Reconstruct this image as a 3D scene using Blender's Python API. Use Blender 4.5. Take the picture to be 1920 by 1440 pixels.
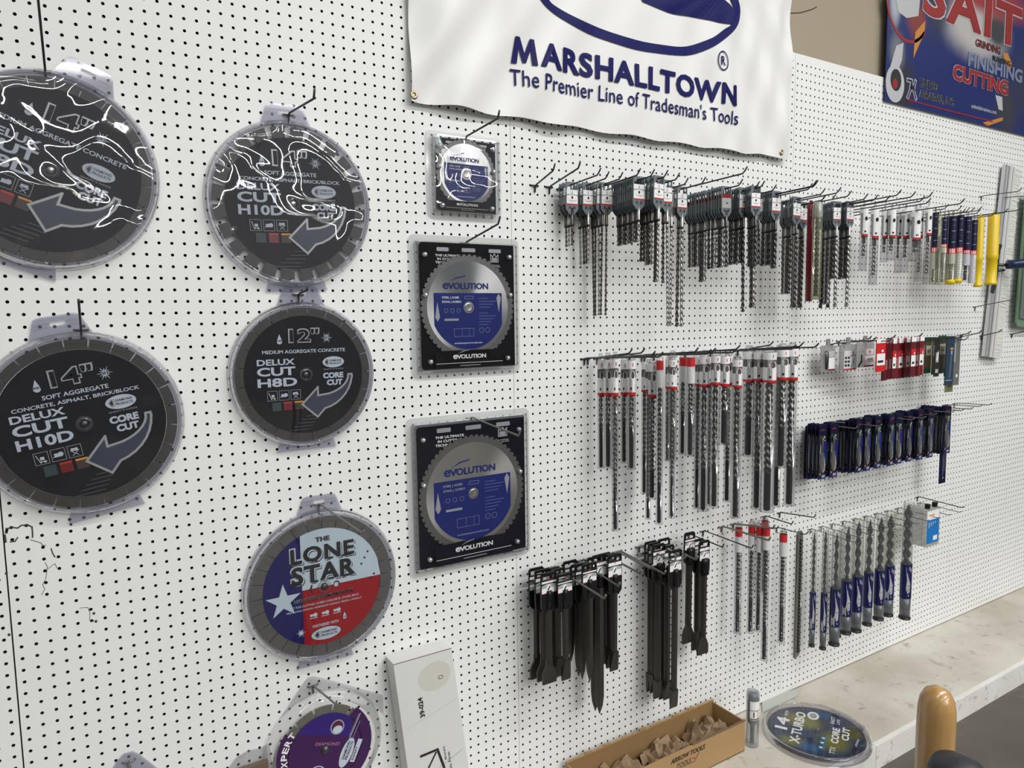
import bpy, math, random
import numpy as np
from mathutils import Matrix, Vector
random.seed(7)
S=0.0254            # one inch in metres; everything below is measured in inches on the pegboard grid
Z0=63.7             # height of the camera's level above the concrete floor
scene=bpy.context.scene
for o in list(bpy.data.objects): bpy.data.objects.remove(o,do_unlink=True)
col=scene.collection
# ------------------------------------------------------------------ camera
F=1319.5; CX,CY,CZ=6.427,-68.11,-0.404
def basis():
    yaw,pitch,roll=0.545088,-0.098277,-0.015032
    f=np.array([math.sin(yaw)*math.cos(pitch),math.cos(yaw)*math.cos(pitch),math.sin(pitch)])
    r=np.cross(f,[0,0,1.]);r/=np.linalg.norm(r);u=np.cross(r,f)
    return (math.cos(roll)*r+math.sin(roll)*u, -math.sin(roll)*r+math.cos(roll)*u, f)
R_,U_,F_=basis(); CAM=np.array([CX,CY,CZ])
cd=bpy.data.cameras.new('camera'); cam=bpy.data.objects.new('camera',cd); col.objects.link(cam)
cd.sensor_width=36; cd.lens=F/1920*36; cd.clip_start=.05
cam.matrix_world=Matrix(((R_[0],U_[0],-F_[0],CX*S),(R_[1],U_[1],-F_[1],CY*S),(R_[2],U_[2],-F_[2],(CZ+Z0)*S),(0,0,0,1)))
scene.camera=cam
# ------------------------------------------------------------------ light
scene.view_settings.view_transform='Standard'; scene.view_settings.look='None'
scene.view_settings.gamma=1; scene.view_settings.use_curve_mapping=False
scene.view_settings.exposure=0.08
scene.cycles.transparent_max_bounces=40
TUBEW=68
w=bpy.data.worlds.new('store'); scene.world=w; w.use_nodes=True
w.node_tree.nodes['Background'].inputs[0].default_value=(.80,.84,.88,1)
w.node_tree.nodes['Background'].inputs[1].default_value=.22
def area(name,x,y,z,sx,sy,power,rot,color=(1,1,1)):
    l=bpy.data.lights.new(name,'AREA'); l.shape='RECTANGLE'; l.size=sx*S; l.size_y=sy*S; l.energy=power; l.color=color
    o=bpy.data.objects.new(name,l); col.objects.link(o); o.location=(x*S,y*S,(z+Z0)*S); o.rotation_euler=rot
    return o
# rows of long ceiling tubes over the aisles behind the camera
for i,(x,y) in enumerate([(x,y) for y in (-95,-190,-290,-390,-490) for x in (-15,90,195)]):
    area('ceiling_tube',x,y,106,96,3,TUBEW*(1.25 if y<-250 else .75)*{-15:.5,90:1.65,195:.75}[x],(0,0,0),(1,.995,.97))
# ------------------------------------------------------------------ projection helpers (inches)
def ray(u,v): return F_+(u-960)/F*R_-(v-720)/F*U_
def P(u,v,d=0.):
    r=ray(u,v); t=(-d-CAM[1])/r[1]; p=CAM+t*r; return p[0],p[2]
def PX(u,v,X):
    r=ray(u,v); t=(X-CAM[0])/r[0]; p=CAM+t*r; return -p[1],p[2]
def PZ(u,v,Z):
    r=ray(u,v); t=(Z-CAM[2])/r[2]; p=CAM+t*r; return p[0],-p[1]
def ZV(X,d,v):
    # height at which a vertical through (X,-d) crosses image row v
    a=np.array([X,-d,0.])-CAM; k=(720-v)/F
    return -(a@U_-k*(a@F_))/(U_[2]-k*F_[2])
def scale_at(X,d): return F/((np.array([X,-d,0.])-CAM)@F_)
# ------------------------------------------------------------------ materials
MATS={}
def nodes(m): return m.node_tree.nodes,m.node_tree.links
def mat(name,c,rough=.5,metal=0.,noise=0.,nscale=8.,spec=.5,bump=0.,aniso=0.,coat=0.):
    if name in MATS: return MATS[name]
    m=bpy.data.materials.new(name); m.use_nodes=True; n,l=nodes(m); b=n['Principled BSDF']
    b.inputs['Base Color'].default_value=(*c,1); b.inputs['Roughness'].default_value=rough
    b.inputs['Metallic'].default_value=metal; b.inputs['Specular IOR Level'].default_value=spec
    b.inputs['Coat Weight'].default_value=coat
    if aniso:
        b.inputs['Anisotropic'].default_value=aniso; t=n.new('ShaderNodeTangent'); t.direction_type='RADIAL'; t.axis='Y'
        l.new(t.outputs[0],b.inputs['Tangent'])
    if noise or bump:
        tc=n.new('ShaderNodeTexCoord'); nz=n.new('ShaderNodeTexNoise'); nz.inputs['Scale'].default_value=nscale; nz.inputs['Detail'].default_value=4
        l.new(tc.outputs['Object'],nz.inputs['Vector'])
    if noise:
        mx=n.new('ShaderNodeMix'); mx.data_type='RGBA'; mx.inputs[6].default_value=(*[x*(1-noise) for x in c],1); mx.inputs[7].default_value=(*[min(1,x*(1+noise)) for x in c],1)
        l.new(nz.outputs['Fac'],mx.inputs[0]); l.new(mx.outputs[2],b.inputs['Base Color'])
    if bump:
        bp=n.new('ShaderNodeBump'); bp.inputs['Strength'].default_value=bump; bp.inputs['Distance'].default_value=.004
        l.new(nz.outputs['Fac'],bp.inputs['Height']); l.new(bp.outputs[0],b.inputs['Normal'])
    MATS[name]=m; return m
def clear(name,tint,gloss=.06,rough=.04,bump=0.,bscale=20.,haze=0.,hazecol=(.8,.8,.85),edge=.6,bdist=.006):
    if name in MATS: return MATS[name]
    m=bpy.data.materials.new(name); m.use_nodes=True; n,l=nodes(m); n.remove(n['Principled BSDF'])
    out=n['Material Output']; tr=n.new('ShaderNodeBsdfTransparent'); tr.inputs[0].default_value=(*tint,1)
    gl=n.new('ShaderNodeBsdfGlossy'); gl.inputs['Roughness'].default_value=rough
    lw=n.new('ShaderNodeFresnel'); lw.inputs['IOR'].default_value=1.45
    mu=n.new('ShaderNodeMath'); mu.operation='MULTIPLY'; mu.inputs[1].default_value=gloss/.034
    mr=n.new('ShaderNodeMath'); mr.operation='MINIMUM'; mr.inputs[1].default_value=edge
    l.new(lw.outputs[0],mu.inputs[0]); l.new(mu.outputs[0],mr.inputs[0]); s=tr
    if haze:
        df=n.new('ShaderNodeBsdfDiffuse'); df.inputs[0].default_value=(*hazecol,1); ms=n.new('ShaderNodeMixShader'); ms.inputs[0].default_value=haze
        l.new(tr.outputs[0],ms.inputs[1]); l.new(df.outputs[0],ms.inputs[2]); s=ms
    mx=n.new('ShaderNodeMixShader'); l.new(mr.outputs[0],mx.inputs[0]); l.new(s.outputs[0],mx.inputs[1]); l.new(gl.outputs[0],mx.inputs[2])
    l.new(mx.outputs[0],out.inputs['Surface'])
    if bump:
        tc=n.new('ShaderNodeTexCoord'); nz=n.new('ShaderNodeTexNoise'); nz.inputs['Scale'].default_value=bscale; nz.inputs['Detail'].default_value=.6; nz.inputs['Distortion'].default_value=.5
        bp=n.new('ShaderNodeBump'); bp.inputs['Strength'].default_value=bump; bp.inputs['Distance'].default_value=bdist
        l.new(tc.outputs['Object'],nz.inputs['Vector']); l.new(nz.outputs['Fac'],bp.inputs['Height']); l.new(bp.outputs[0],gl.inputs['Normal']); l.new(bp.outputs[0],lw.inputs['Normal'])
    MATS[name]=m; return m
PAPER=mat('white_print',(.80,.80,.80),.45); INK=mat('black_print',(.015,.015,.018),.4)
RED=mat('red_print',(.50,.018,.02),.4); DRED=mat('dark_red_print',(.17,.006,.012),.4); GREYP=mat('grey_print',(.32,.33,.35),.45)
LILAC=mat('pale_blue_print',(.50,.56,.64),.45); CHAR=mat('charcoal_print',(.016,.016,.020),.45,noise=.35,nscale=14,spec=.1)
NAVY=mat('navy_print',(.005,.007,.055),.4,spec=.3); BLUE=mat('blue_print',(.006,.016,.16),.4,spec=.3); ORANGE=mat('orange_print',(.75,.30,.05),.5)
SILVERP=mat('silver_print',(.40,.41,.42),.35,metal=.3); ARROWIN=mat('slate_print',(.035,.042,.075),.4)
STEEL=mat('steel',(.52,.51,.49),.28,metal=1,noise=.1,nscale=60); DSTEEL=mat('dark_steel',(.10,.10,.10),.38,metal=.85,noise=.2,nscale=40)
WIRE=mat('black_zinc_wire',(.045,.045,.043),.38,metal=.6); WIREG=mat('grey_zinc_wire',(.20,.20,.185),.42,metal=.7)
BRUSHED=mat('brushed_steel',(.58,.58,.57),.24,metal=1,aniso=.95); RIMST=mat('segment_steel',(.055,.052,.05),.5,metal=.3,noise=.25,nscale=50)
BLADEDK=mat('blade_rim_grey',(.16,.16,.16),.4,metal=.7)
GPLAST=mat('grey_blue_plastic',(.13,.155,.17),.4); BPLAST=mat('black_plastic',(.008,.008,.009),.35,spec=.3)
CHIS=mat('chisel_steel',(.052,.048,.042),.38,metal=.5,noise=.2,nscale=30)
RIM=clear('tinted_clear_plastic',(.87,.87,.92),.06,.06,haze=.07,hazecol=(.60,.60,.68),edge=.6)
FILMW=clear('wrinkled_clear_film',(.96,.96,.97),.085,.018,bump=1.,bscale=7,haze=.03,hazecol=(.62,.62,.66),edge=.5,bdist=.016)
FILM=clear('smooth_clear_film',(.97,.97,.98),.04,.03,bump=1.,bscale=6,edge=.4,bdist=.005)
TRAY=clear('clear_tray',(.90,.91,.91),.08,.08,haze=.16,hazecol=(.72,.74,.74),edge=.6)
TUBE=clear('clear_tube_plastic',(.84,.84,.85),.03,.05,haze=.02,hazecol=(.6,.62,.64),edge=.28)
TUBEY=clear('yellowed_clear_plastic',(.80,.80,.68),.06,.1,haze=.14,hazecol=(.62,.62,.5),edge=.5)
# ------------------------------------------------------------------ mesh builder
_tc={}
def text2d(s,bold=0.,sp=1.,shear=0.,res=3):
    k=(s,bold,sp,shear,res)
    if k in _tc: return _tc[k]
    cu=bpy.data.curves.new('t','FONT'); cu.body=s; cu.resolution_u=res; cu.offset=bold; cu.space_character=sp; cu.shear=shear; cu.fill_mode='FRONT'
    ob=bpy.data.objects.new('t',cu); col.objects.link(ob)
    dg=bpy.context.evaluated_depsgraph_get(); e=ob.evaluated_get(dg); me=e.to_mesh()
    v=[(a.co.x,a.co.y) for a in me.vertices]; f=[tuple(p.vertices) for p in me.polygons]
    if f:   # face toward the reader
        a,b,c=[v[i] for i in f[0][:3]]
        if (b[0]-a[0])*(c[1]-a[1])-(b[1]-a[1])*(c[0]-a[0])<0: f=[tuple(reversed(p)) for p in f]
    e.to_mesh_clear(); bpy.data.objects.remove(ob); bpy.data.curves.remove(cu)
    _tc[k]=(v,f); return v,f
class MB:
    def __init__(s): s.v=[];s.f=[];s.mi=[];s.sm=[];s.mats=[];s.cx=0;s.cz=0;s.rot=0;s.k=1;s.warp=None
    def T(s,cx=0,cz=0,rot=0,k=1): s.cx,s.cz,s.rot,s.k=cx,cz,math.radians(rot),k; return s
    def add(s,vs,fs,m,smooth=False):
        if m not in s.mats: s.mats.append(m)
        j=s.mats.index(m); b=len(s.v); c,sn=math.cos(s.rot),math.sin(s.rot)
        for x,y,z in vs:
            X=s.cx+s.k*(x*c-z*sn); Z=s.cz+s.k*(x*sn+z*c)
            s.v.append(s.warp(X,y,Z) if s.warp else (X,y,Z))
        for f in fs: s.f.append(tuple(i+b for i in f)); s.mi.append(j); s.sm.append(smooth)
        return s
    def poly(s,pts,y,m): return s.add([(x,y,z) for x,z in pts],[tuple(range(len(pts)))],m)
    def rect(s,x0,x1,z0,z1,y,m): return s.poly([(x0,z0),(x1,z0),(x1,z1),(x0,z1)],y,m)
    def ext(s,pts,y0,y1,m):      # prism, y0 front (smaller), y1 back
        n=len(pts); v=[(x,y0,z) for x,z in pts]+[(x,y1,z) for x,z in pts]
        return s.add(v,[tuple(range(n)),tuple(range(2*n-1,n-1,-1))]+[(i,i+n,(i+1)%n+n,(i+1)%n) for i in range(n)],m)
    def box(s,x0,x1,y0,y1,z0,z1,m): return s.ext([(x0,z0),(x1,z0),(x1,z1),(x0,z1)],y0,y1,m)
    def ell(s,cx,cz,a,b,y,m,n=32): return s.poly([(cx+a*math.cos(t*2*math.pi/n),cz+b*math.sin(t*2*math.pi/n)) for t in range(n)],y,m)
    def ring(s,cx,cz,a,b,wd,y,m,n=40,t0=0,t1=360):
        v=[];f=[]
        for i in range(n+1):
            t=math.radians(t0+(t1-t0)*i/n); c,q=math.cos(t),math.sin(t)
            v+=[(cx+a*c,y,cz+b*q),(cx+(a-wd)*c,y,cz+(b-wd)*q)]
        return s.add(v,[(2*i,2*i+2,2*i+3,2*i+1) for i in range(n)],m)
    def stroke(s,pts,wd,y,m,closed=False):
        n=len(pts); r=range(n if closed else n-1)
        for i in r:
            (x0,z0),(x1,z1)=pts[i],pts[(i+1)%n]; L=math.hypot(x1-x0,z1-z0) or 1; nx,nz=-(z1-z0)/L*wd/2,(x1-x0)/L*wd/2
            ex,ez=(x1-x0)/L*wd/2,(z1-z0)/L*wd/2
            s.poly([(x0-ex-nx,z0-ez-nz),(x1+ex-nx,z1+ez-nz),(x1+ex+nx,z1+ez+nz),(x0-ex+nx,z0-ez+nz)],y-.005*(i%2)-(.0025 if i==n-1 else 0),m)
        return s
    def text(s,t,x,z,wd,h,y,m,rot=0,bold=.02,sp=1.,shear=0.,arc=0.):
        if bold>.03:
            e=(bold-.02)*h
            for qi,(ax,az) in enumerate(((-e,-e),(e,-e),(-e,e),(e,e))): s.text(t,x+ax*.8,z+az*.8,wd-2*e,h-2*e,y-.006*qi,m,rot,.02,sp,shear,arc)
            return s
        v,f=text2d(t,bold,sp,shear); xs=[a for a,_ in v]; zs=[b for _,b in v]
        x0,x1,z0,z1=min(xs),max(xs),min(zs),max(zs); c,q=math.cos(math.radians(rot)),math.sin(math.radians(rot)); o=[]
        for a,b in v:
            p=((a-x0)/(x1-x0)-.5)*wd; r=((b-z0)/(z1-z0)-.5)*h
            if arc: r-=arc*p*p
            o.append((x+p*c-r*q,y,z+p*q+r*c))
        return s.add(o,f,m)
    def lathe_y(s,prof,m,n=48,cx=0,cz=0,smooth=True):   # prof [(r,y)]
        v=[];f=[];k=len(prof)
        for i in range(n):
            t=2*math.pi*i/n
            for r,y in prof: v.append((cx+r*math.cos(t),y,cz+r*math.sin(t)))
        for i in range(n):
            for j in range(k-1): a=i*k+j;b=((i+1)%n)*k+j; f.append((a,a+1,b+1,b))
        return s.add(v,f,m,smooth)
    def lathe_z(s,prof,m,n=14,cx=0,cy=0,smooth=True,caps=True,sq=None):   # prof [(r,z)] top to bottom
        v=[];f=[];k=len(prof)
        for i in range(n):
            t=2*math.pi*i/n
            for r,z in prof: v.append((cx+r*math.cos(t),cy+r*math.sin(t)*(sq or 1),z))
        for i in range(n):
            for j in range(k-1): a=i*k+j;b=((i+1)%n)*k+j; f.append((a,a+1,b+1,b))
        if caps: f.append(tuple(i*k for i in range(n))); f.append(tuple(i*k+k-1 for i in range(n-1,-1,-1)))
        return s.add(v,f,m,smooth)
    def tube(s,path,r,m,n=8):
        pts=[Vector(p) for p in path]; v=[];f=[]; up=Vector((.31,.17,.93))
        for i,p in enumerate(pts):
            d=(pts[min(i+1,len(pts)-1)]-pts[max(i-1,0)]).normalized(); a=d.cross(up).normalized(); b=d.cross(a)
            for j in range(n): t=2*math.pi*j/n; q=p+r*(math.cos(t)*a+math.sin(t)*b); v.append(tuple(q))
        for i in range(len(pts)-1):
            for j in range(n): f.append((i*n+j,(i+1)*n+j,(i+1)*n+(j+1)%n,i*n+(j+1)%n))
        f.append(tuple(range(n))); f.append(tuple((len(pts)-1)*n+j for j in range(n-1,-1,-1)))
        return s.add(v,f,m,True)
    def flute(s,r,z0,z1,pitch,m,cx=0,cy=0,core=.55,lobes=2,n=12,step=.13,tip=True):
        L=z0-z1; k=max(3,int(L/step)); v=[];f=[]
        for i in range(k+1):
            z=z0-L*i/k; a=2*math.pi*(z0-z)/pitch; e=min(1,(i+.3)/1.2) if i<2 else 1
            for j in range(n):
                t=2*math.pi*j/n; q=abs(math.cos(lobes*t/2)); rr=r*(core+(1-core)*q**1.5)*e
                v.append((cx+rr*math.cos(t+a),cy+rr*math.sin(t+a),z))
        for i in range(k):
            for j in range(n): f.append((i*n+j,(i+1)*n+j,(i+1)*n+(j+1)%n,i*n+(j+1)%n))
        f.append(tuple(range(n))); f.append(tuple(k*n+j for j in range(n-1,-1,-1)))
        s.add(v,f,m,True)
        if tip: s.lathe_z([(r*1.12,z1+.12),(r*1.12,z1-.03),(.02,z1-.14)],m,8,cx,cy,False)
        return s
    def me(s,name):
        me=bpy.data.meshes.new(name); me.from_pydata([(x*S,y*S,z*S) for x,y,z in s.v],[],s.f)
        for m in s.mats: me.materials.append(m)
        me.polygons.foreach_set('material_index',s.mi); me.polygons.foreach_set('use_smooth',s.sm); me.update(); return me
    def build(s,name,parent=None,label=None):
        o=bpy.data.objects.new(name,s.me(name)); col.objects.link(o)
        if parent is not None: o.parent=parent
        if label: o['label']=label
        return o
def tag(o,label,cat,group=None,kind=None):
    if label: o['label']=label
    if cat: o['category']=cat
    if group: o['group']=group
    if kind: o['kind']=kind
    return o
def place(o,X,d,Z,rz=0,rx=0,ry=0): o.location=(X*S,-d*S,(Z+Z0)*S); o.rotation_euler=(rx,ry,rz); return o
def root(name,X,d,Z,label=None,cat=None,group=None,**k):
    o=bpy.data.objects.new(name,None); o.empty_display_size=.02; col.objects.link(o); place(o,X,d,Z,**k); return tag(o,label,cat,group)
def clone(o,X=None,d=None,Z=None,label=None,parent=None,**k):
    kids=[c for c in KIDS.get(o.name,[])]; c=o.copy(); col.objects.link(c)
    if parent is not None: c.parent=parent
    if X is not None: place(c,X,d,Z,**k)
    if label: c['label']=label
    KIDS[c.name]=[clone(q,parent=c) for q in kids]
    return c
KIDS={}
def reg(o,*kids): KIDS[o.name]=list(kids); return o
ORD=['first','second','third','fourth','fifth','sixth','seventh','eighth','ninth','tenth','eleventh','twelfth','thirteenth','fourteenth','fifteenth','sixteenth','seventeenth','eighteenth','nineteenth','twentieth','twenty-first','twenty-second','twenty-third','twenty-fourth','twenty-fifth','twenty-sixth','twenty-seventh','twenty-eighth','twenty-ninth','thirtieth','thirty-first','thirty-second','thirty-third','thirty-fourth','thirty-fifth']
#==SECTIONS==
# ================================================================== SETTING
def board_material():
    m=bpy.data.materials.new('white_pegboard_paint'); m.use_nodes=True; n,l=nodes(m); b=n['Principled BSDF']
    b.inputs['Roughness'].default_value=.42; b.inputs['Specular IOR Level'].default_value=.35
    tc=n.new('ShaderNodeTexCoord')
    def noise(sc,det,lo,hi,dist=0):
        z=n.new('ShaderNodeTexNoise'); z.inputs['Scale'].default_value=sc; z.inputs['Detail'].default_value=det; z.inputs['Distortion'].default_value=dist
        l.new(tc.outputs['Object'],z.inputs['Vector']); r=n.new('ShaderNodeMapRange'); r.inputs['From Min'].default_value=lo; r.inputs['From Max'].default_value=hi
        l.new(z.outputs['Fac'],r.inputs['Value']); return r.outputs[0]
    def mix(f,a,c2):
        x=n.new('ShaderNodeMix'); x.data_type='RGBA'; x.inputs[7].default_value=(*c2,1); l.new(f,x.inputs[0])
        if isinstance(a,tuple): x.inputs[6].default_value=(*a,1)
        else: l.new(a,x.inputs[6])
        return x.outputs[2]
    c=mix(noise(1.2,3,.35,.75),(.80,.805,.79),(.765,.765,.75)); c=mix(noise(38,3,.74,.80),c,(.45,.43,.40))
    l.new(c,b.inputs['Base Color']); return m
BOARD=board_material(); HOLEW=mat('hole_shade_brown',(.018,.013,.010),.9)  # hole walls near black: shade inside the holes put into the colour
def board_mesh(zo):
    n=12; r=.135; N0,N1=-59,36; W=48; H=N1-N0
    ang=np.arange(n)*2*np.pi/n+np.pi/n*0
    ring=np.stack([r*np.cos(ang),r*np.sin(ang)],1)
    cor=np.array([[.5,.5],[-.5,.5],[-.5,-.5],[.5,-.5]])
    loc=np.concatenate([cor,ring,ring]); y=np.concatenate([np.zeros(4+n),np.full(n,.19)])
    ii,jj=np.meshgrid(np.arange(W)+.5,np.arange(N0,N1)); c=np.stack([ii.ravel(),jj.ravel()],1); K=len(c); per=4+2*n
    V=np.zeros((K,per,3)); V[:,:,0]=c[:,None,0]+loc[None,:,0]; V[:,:,2]=c[:,None,1]+loc[None,:,1]; V[:,:,1]=y
    faces=[];mi=[]
    # quadrants: corner q..q+1 with ring arc; corner0=(+,+) 45deg
    for q in range(4):
        a=q; b=(q+1)%4; i0=round((45+90*q)/30-.5+.01); k=[4+((i0+t)%n) for t in range(5)]
        s=1+3*q; k=[4+((s+t)%n) for t in range(4)]+[]
        s2=1+3*((q+1)%4); k=[4+((s+t)%n) for t in range(4)]
        faces.append([a,b]+list(reversed(k))); mi.append(0)
    for t in range(n): faces.append([4+t,4+(t+1)%n,4+n+(t+1)%n,4+n+t]); mi.append(1)
    lens=np.array([len(f) for f in faces]); flat=np.concatenate([np.array(f) for f in faces])
    loops=(flat[None,:]+(np.arange(K)*per)[:,None]).ravel(); tot=np.tile(lens,K); start=np.concatenate([[0],np.cumsum(tot)[:-1]])
    V=V.reshape(-1,3); mis=np.tile(np.array(mi),K)
    # bottom and top strips, back sheet
    ex=[(0,0,-60.1),(W,0,-60.1),(W,0,N0-.5),(0,0,N0-.5),(0,0,N1-.5),(W,0,N1-.5),(W,0,36.2),(0,0,36.2),
        (0,.19,36.2),(W,.19,36.2),(0,.19,-60.1),(W,.19,-60.1)]
    V[:,2]+=zo; ex=[(x,y,z+(zo if abs(z) not in (60.1,36.2) else 0)) for x,y,z in ex]
    b=len(V); V=np.concatenate([V,np.array(ex)]); ef=[[0,1,2,3],[4,5,6,7],[7,6,9,8],[0,7,8,10],[6,1,11,9]]
    for f in ef:
        loops=np.concatenate([loops,np.array(f)+b]); start=np.append(start,start[-1]+tot[-1]); tot=np.append(tot,4); mis=np.append(mis,0)
    me=bpy.data.meshes.new('wall_pegboard'); me.vertices.add(len(V)); me.loops.add(len(loops)); me.polygons.add(len(tot))
    me.vertices.foreach_set('co',(V*S).ravel()); me.loops.foreach_set('vertex_index',loops.astype(np.int32))
    me.polygons.foreach_set('loop_start',start.astype(np.int32)); me.polygons.foreach_set('loop_total',tot.astype(np.int32))
    me.materials.append(BOARD); me.materials.append(HOLEW); me.polygons.foreach_set('material_index',mis.astype(np.int32))
    me.polygons.foreach_set('use_smooth',np.zeros(len(tot),dtype=bool)); me.update(calc_edges=True); return me
for k,zo in ((-1,.05),(0,.178),(1,.073),(2,-.204),(3,-.26),(4,-.2)):
    o=bpy.data.objects.new('wall_pegboard',board_mesh(zo)); col.objects.link(o); place(o,48*k+(-.11 if k==-1 else 0),0,0); o['kind']='structure'
    if k>=0: o.scale.x=(48-.05)/48
TAN=mat('tan_wall_paint',(.34,.285,.205),.7,noise=.06,nscale=2); BLACKW=mat('hole_shade_backing',(.02,.017,.015),.9)  # black sheet added behind the holes, their shade put into its colour
def struct(o): o['kind']='structure'; return o
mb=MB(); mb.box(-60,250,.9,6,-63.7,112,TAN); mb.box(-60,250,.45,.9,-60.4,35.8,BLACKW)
struct(mb.build('wall_back')).location=(0,0,Z0*S)
mb=MB(); mb.stroke([P(u,v,-.88) for u,v in ((1480,25),(1500,24),(1515,20),(1524,17),(1531,13))],.16,.885,mat('wall_scuff',(.05,.04,.03),.8)); struct(mb.build('trim_wall_scuff')).location=(0,0,Z0*S)
# platform under the pegboard
def dirty(name,c,c2,c3,sc=6):
    m=bpy.data.materials.new(name); m.use_nodes=True; n,l=nodes(m); b=n['Principled BSDF']; b.inputs['Roughness'].default_value=.6
    tc=n.new('ShaderNodeTexCoord'); src=None
    for i,(s_,lo,hi,cc,det) in enumerate(((sc*.5,.4,.7,c2,7),(sc*3.2,.60,.80,c3,9),(sc*22,.67,.74,tuple(x*.6 for x in c3),3))):
        z=n.new('ShaderNodeTexNoise'); z.inputs['Scale'].default_value=s_; z.inputs['Detail'].default_value=det; z.inputs['Distortion'].default_value=.4*i
        l.new(tc.outputs['Object'],z.inputs['Vector']); r=n.new('ShaderNodeMapRange'); r.inputs['From Min'].default_value=lo; r.inputs['From Max'].default_value=hi; l.new(z.outputs['Fac'],r.inputs['Value'])
        x=n.new('ShaderNodeMix'); x.data_type='RGBA'; x.inputs[7].default_value=(*cc,1); l.new(r.outputs[0],x.inputs[0])
        if src is None: x.inputs[6].default_value=(*c,1)
        else: l.new(src,x.inputs[6])
        src=x.outputs[2]
    l.new(src,b.inputs['Base Color']); return m
LEDGE=dirty('scuffed_platform_paint',(.60,.57,.50),(.43,.385,.32),(.20,.17,.13)); FASC=dirty('scuffed_white_board',(.72,.71,.68),(.64,.62,.58),(.25,.23,.20),9)
FLOORM=dirty('brown_concrete',(.10,.088,.072),(.055,.048,.038),(.16,.145,.12),3)
mb=MB(); mb.box(-60,250,-14.9,.4,-63.7,-60.25,LEDGE); struct(mb.build('trim_platform')).location=(0,0,Z0*S)
mb=MB()
for k in range(-1,5): mb.box(95.9+96*(k-1)+.04,95.9+96*k-.04,-15.65,-14.9,-63.7,-60.2,FASC)
struct(mb.build('trim_platform_edge')).location=(0,0,Z0*S)
mb=MB(); mb.box(-120,330,-420,2,-64.2,-63.7,FLOORM); struct(mb.build('floor')).location=(0,0,Z0*S)
# cracks and chipped paint on the left sheet
mb=MB(); K=mat('chipped_paint_edge',(.05,.042,.036),.9)
def crack(pts,wd):
    q=[P(u,v) for u,v in pts]; mb.stroke(q,wd,-.012,K)
crack([(12,996),(14,991),(24,989),(33,990),(40,985),(52,984),(60,988),(61,1000),(61,1007)],.11)
crack([(13,992),(12,998)],.2); crack([(20,1016),(28,1015),(33,1008)],.1); crack([(57,1012),(77,1018),(80,1023),(86,1022)],.05)
crack([(96,1029),(99,1038),(103,1044)],.09); crack([(85,1055),(89,1063),(88,1068),(98,1060),(103,1057),(107,1065)],.04)
crack([(88,1070),(86,1085),(80,1096),(84,1104),(78,1115)],.04); crack([(150,1140),(165,1139),(169,1150),(168,1163),(180,1165)],.04)
mb.poly([P(*p) for p in ((6,1000),(11,1003),(13,1017),(9,1018))],-.012,K)
for u,v in ((133,983),(159,991),(188,986),(12,1075),(176,1150),(17,1190),(180,1165)): x,z=P(u,v); mb.ell(x,z,.11,.13,-.013,K,8)
o=mb.build('trim_paint_chips'); struct(o).location=(0,0,Z0*S)
# ================================================================== HOOKS
def hook_mesh(L,tilt,r,m,bar=1.0,tip=.8,tipa=60,droop=0.,double=False):
    mb=MB()
    for dx in ((-.11,.11) if double else (0,)):
        a=math.radians(tipa)
        path=[(dx,-.12,-.75),(dx,-.16,-.25),(dx,-.22,0),(dx,-.55,.12),(dx,-.55-(L-.55)*.33,.12+(tilt-.12)*.33-droop*.5),(dx,-.55-(L-.55)*.66,.12+(tilt-.12)*.66-droop),(dx,-L,tilt),(dx,-L-tip*math.cos(a)*.45,tilt+tip*math.sin(a)*.35),(dx,-L-tip*math.cos(a),tilt+tip*math.sin(a))]
        mb.tube(path,r,m)
    h=bar/2; mb.tube([(-h,.22,0),(-h,-.05,.02),(-h+.12,-.15,0),(h-.12,-.15,0),(h,-.05,.02),(h,.22,0)],r*.95,m)
    return mb
HN=[0]
def hook(X,Z,L,tilt,label,group,m=None,r=.095,**k):
    o=hook_mesh(L,tilt,r,m or WIRE,**k).build('peg_hook'); place(o,X,0,Z); tag(o,label,'hook',group); return o
# ================================================================== ROUND BLADE PACKS
def logo_oval(mb,x,z,a,b,y,dy,ink=INK,accent=None):
    mb.ell(x,z,a,b,y,ink,40); mb.ell(x,z,a*.965,b*.93,y-dy,LILAC,40)
    mb.poly([(x-a*.80,z),(x-a*.64,z+b*.52),(x-a*.40,z+b*.52),(x-a*.40,z-b*.52),(x-a*.64,z-b*.52)],y-2*dy,GREYP)
    mb.poly([(x-a*.72,z),(x-a*.55,z+b*.42),(x-a*.50,z+.1*b),(x-a*.50,z-.1*b),(x-a*.55,z-b*.42)],y-3*dy,INK)
    mb.text('DIAMOND',x+a*.2,z+b*.25,a*1.08,b*.34,y-3*dy,ink,bold=.02); mb.text('PRODUCTS',x+a*.2,z-b*.24,a*1.08,b*.34,y-3*dy,ink,bold=.02)
def drop(mb,x,z,k,y,m=None):
    m=m or LILAC
    pts=[(0,1.15)]+[(.52*math.cos(math.radians(t)),-.25+.52*math.sin(math.radians(t))) for t in range(25,-206,-21)]
    mb.poly([(x+k*a,z+k*b) for a,b in reversed(pts)],y,m)
    mb.text('WET',x,z-.12*k,k*1.3,k*.35,y-.02,INK,bold=.03)
def burst(mb,x,z,k,y,txt='DRY',m=None):
    m=m or LILAC; pts=[]
    for i in range(24):
        r=(1. if i%4==0 else .72) if i%2==0 else .3; t=math.pi*2*i/24; pts.append((x+k*r*math.cos(t),z+k*r*math.sin(t)))
    mb.poly(pts,y,m)
    if txt: mb.text(txt,x,z,k*1.1,k*.42,y-.02,INK,bold=.03,shear=.2)
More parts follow.
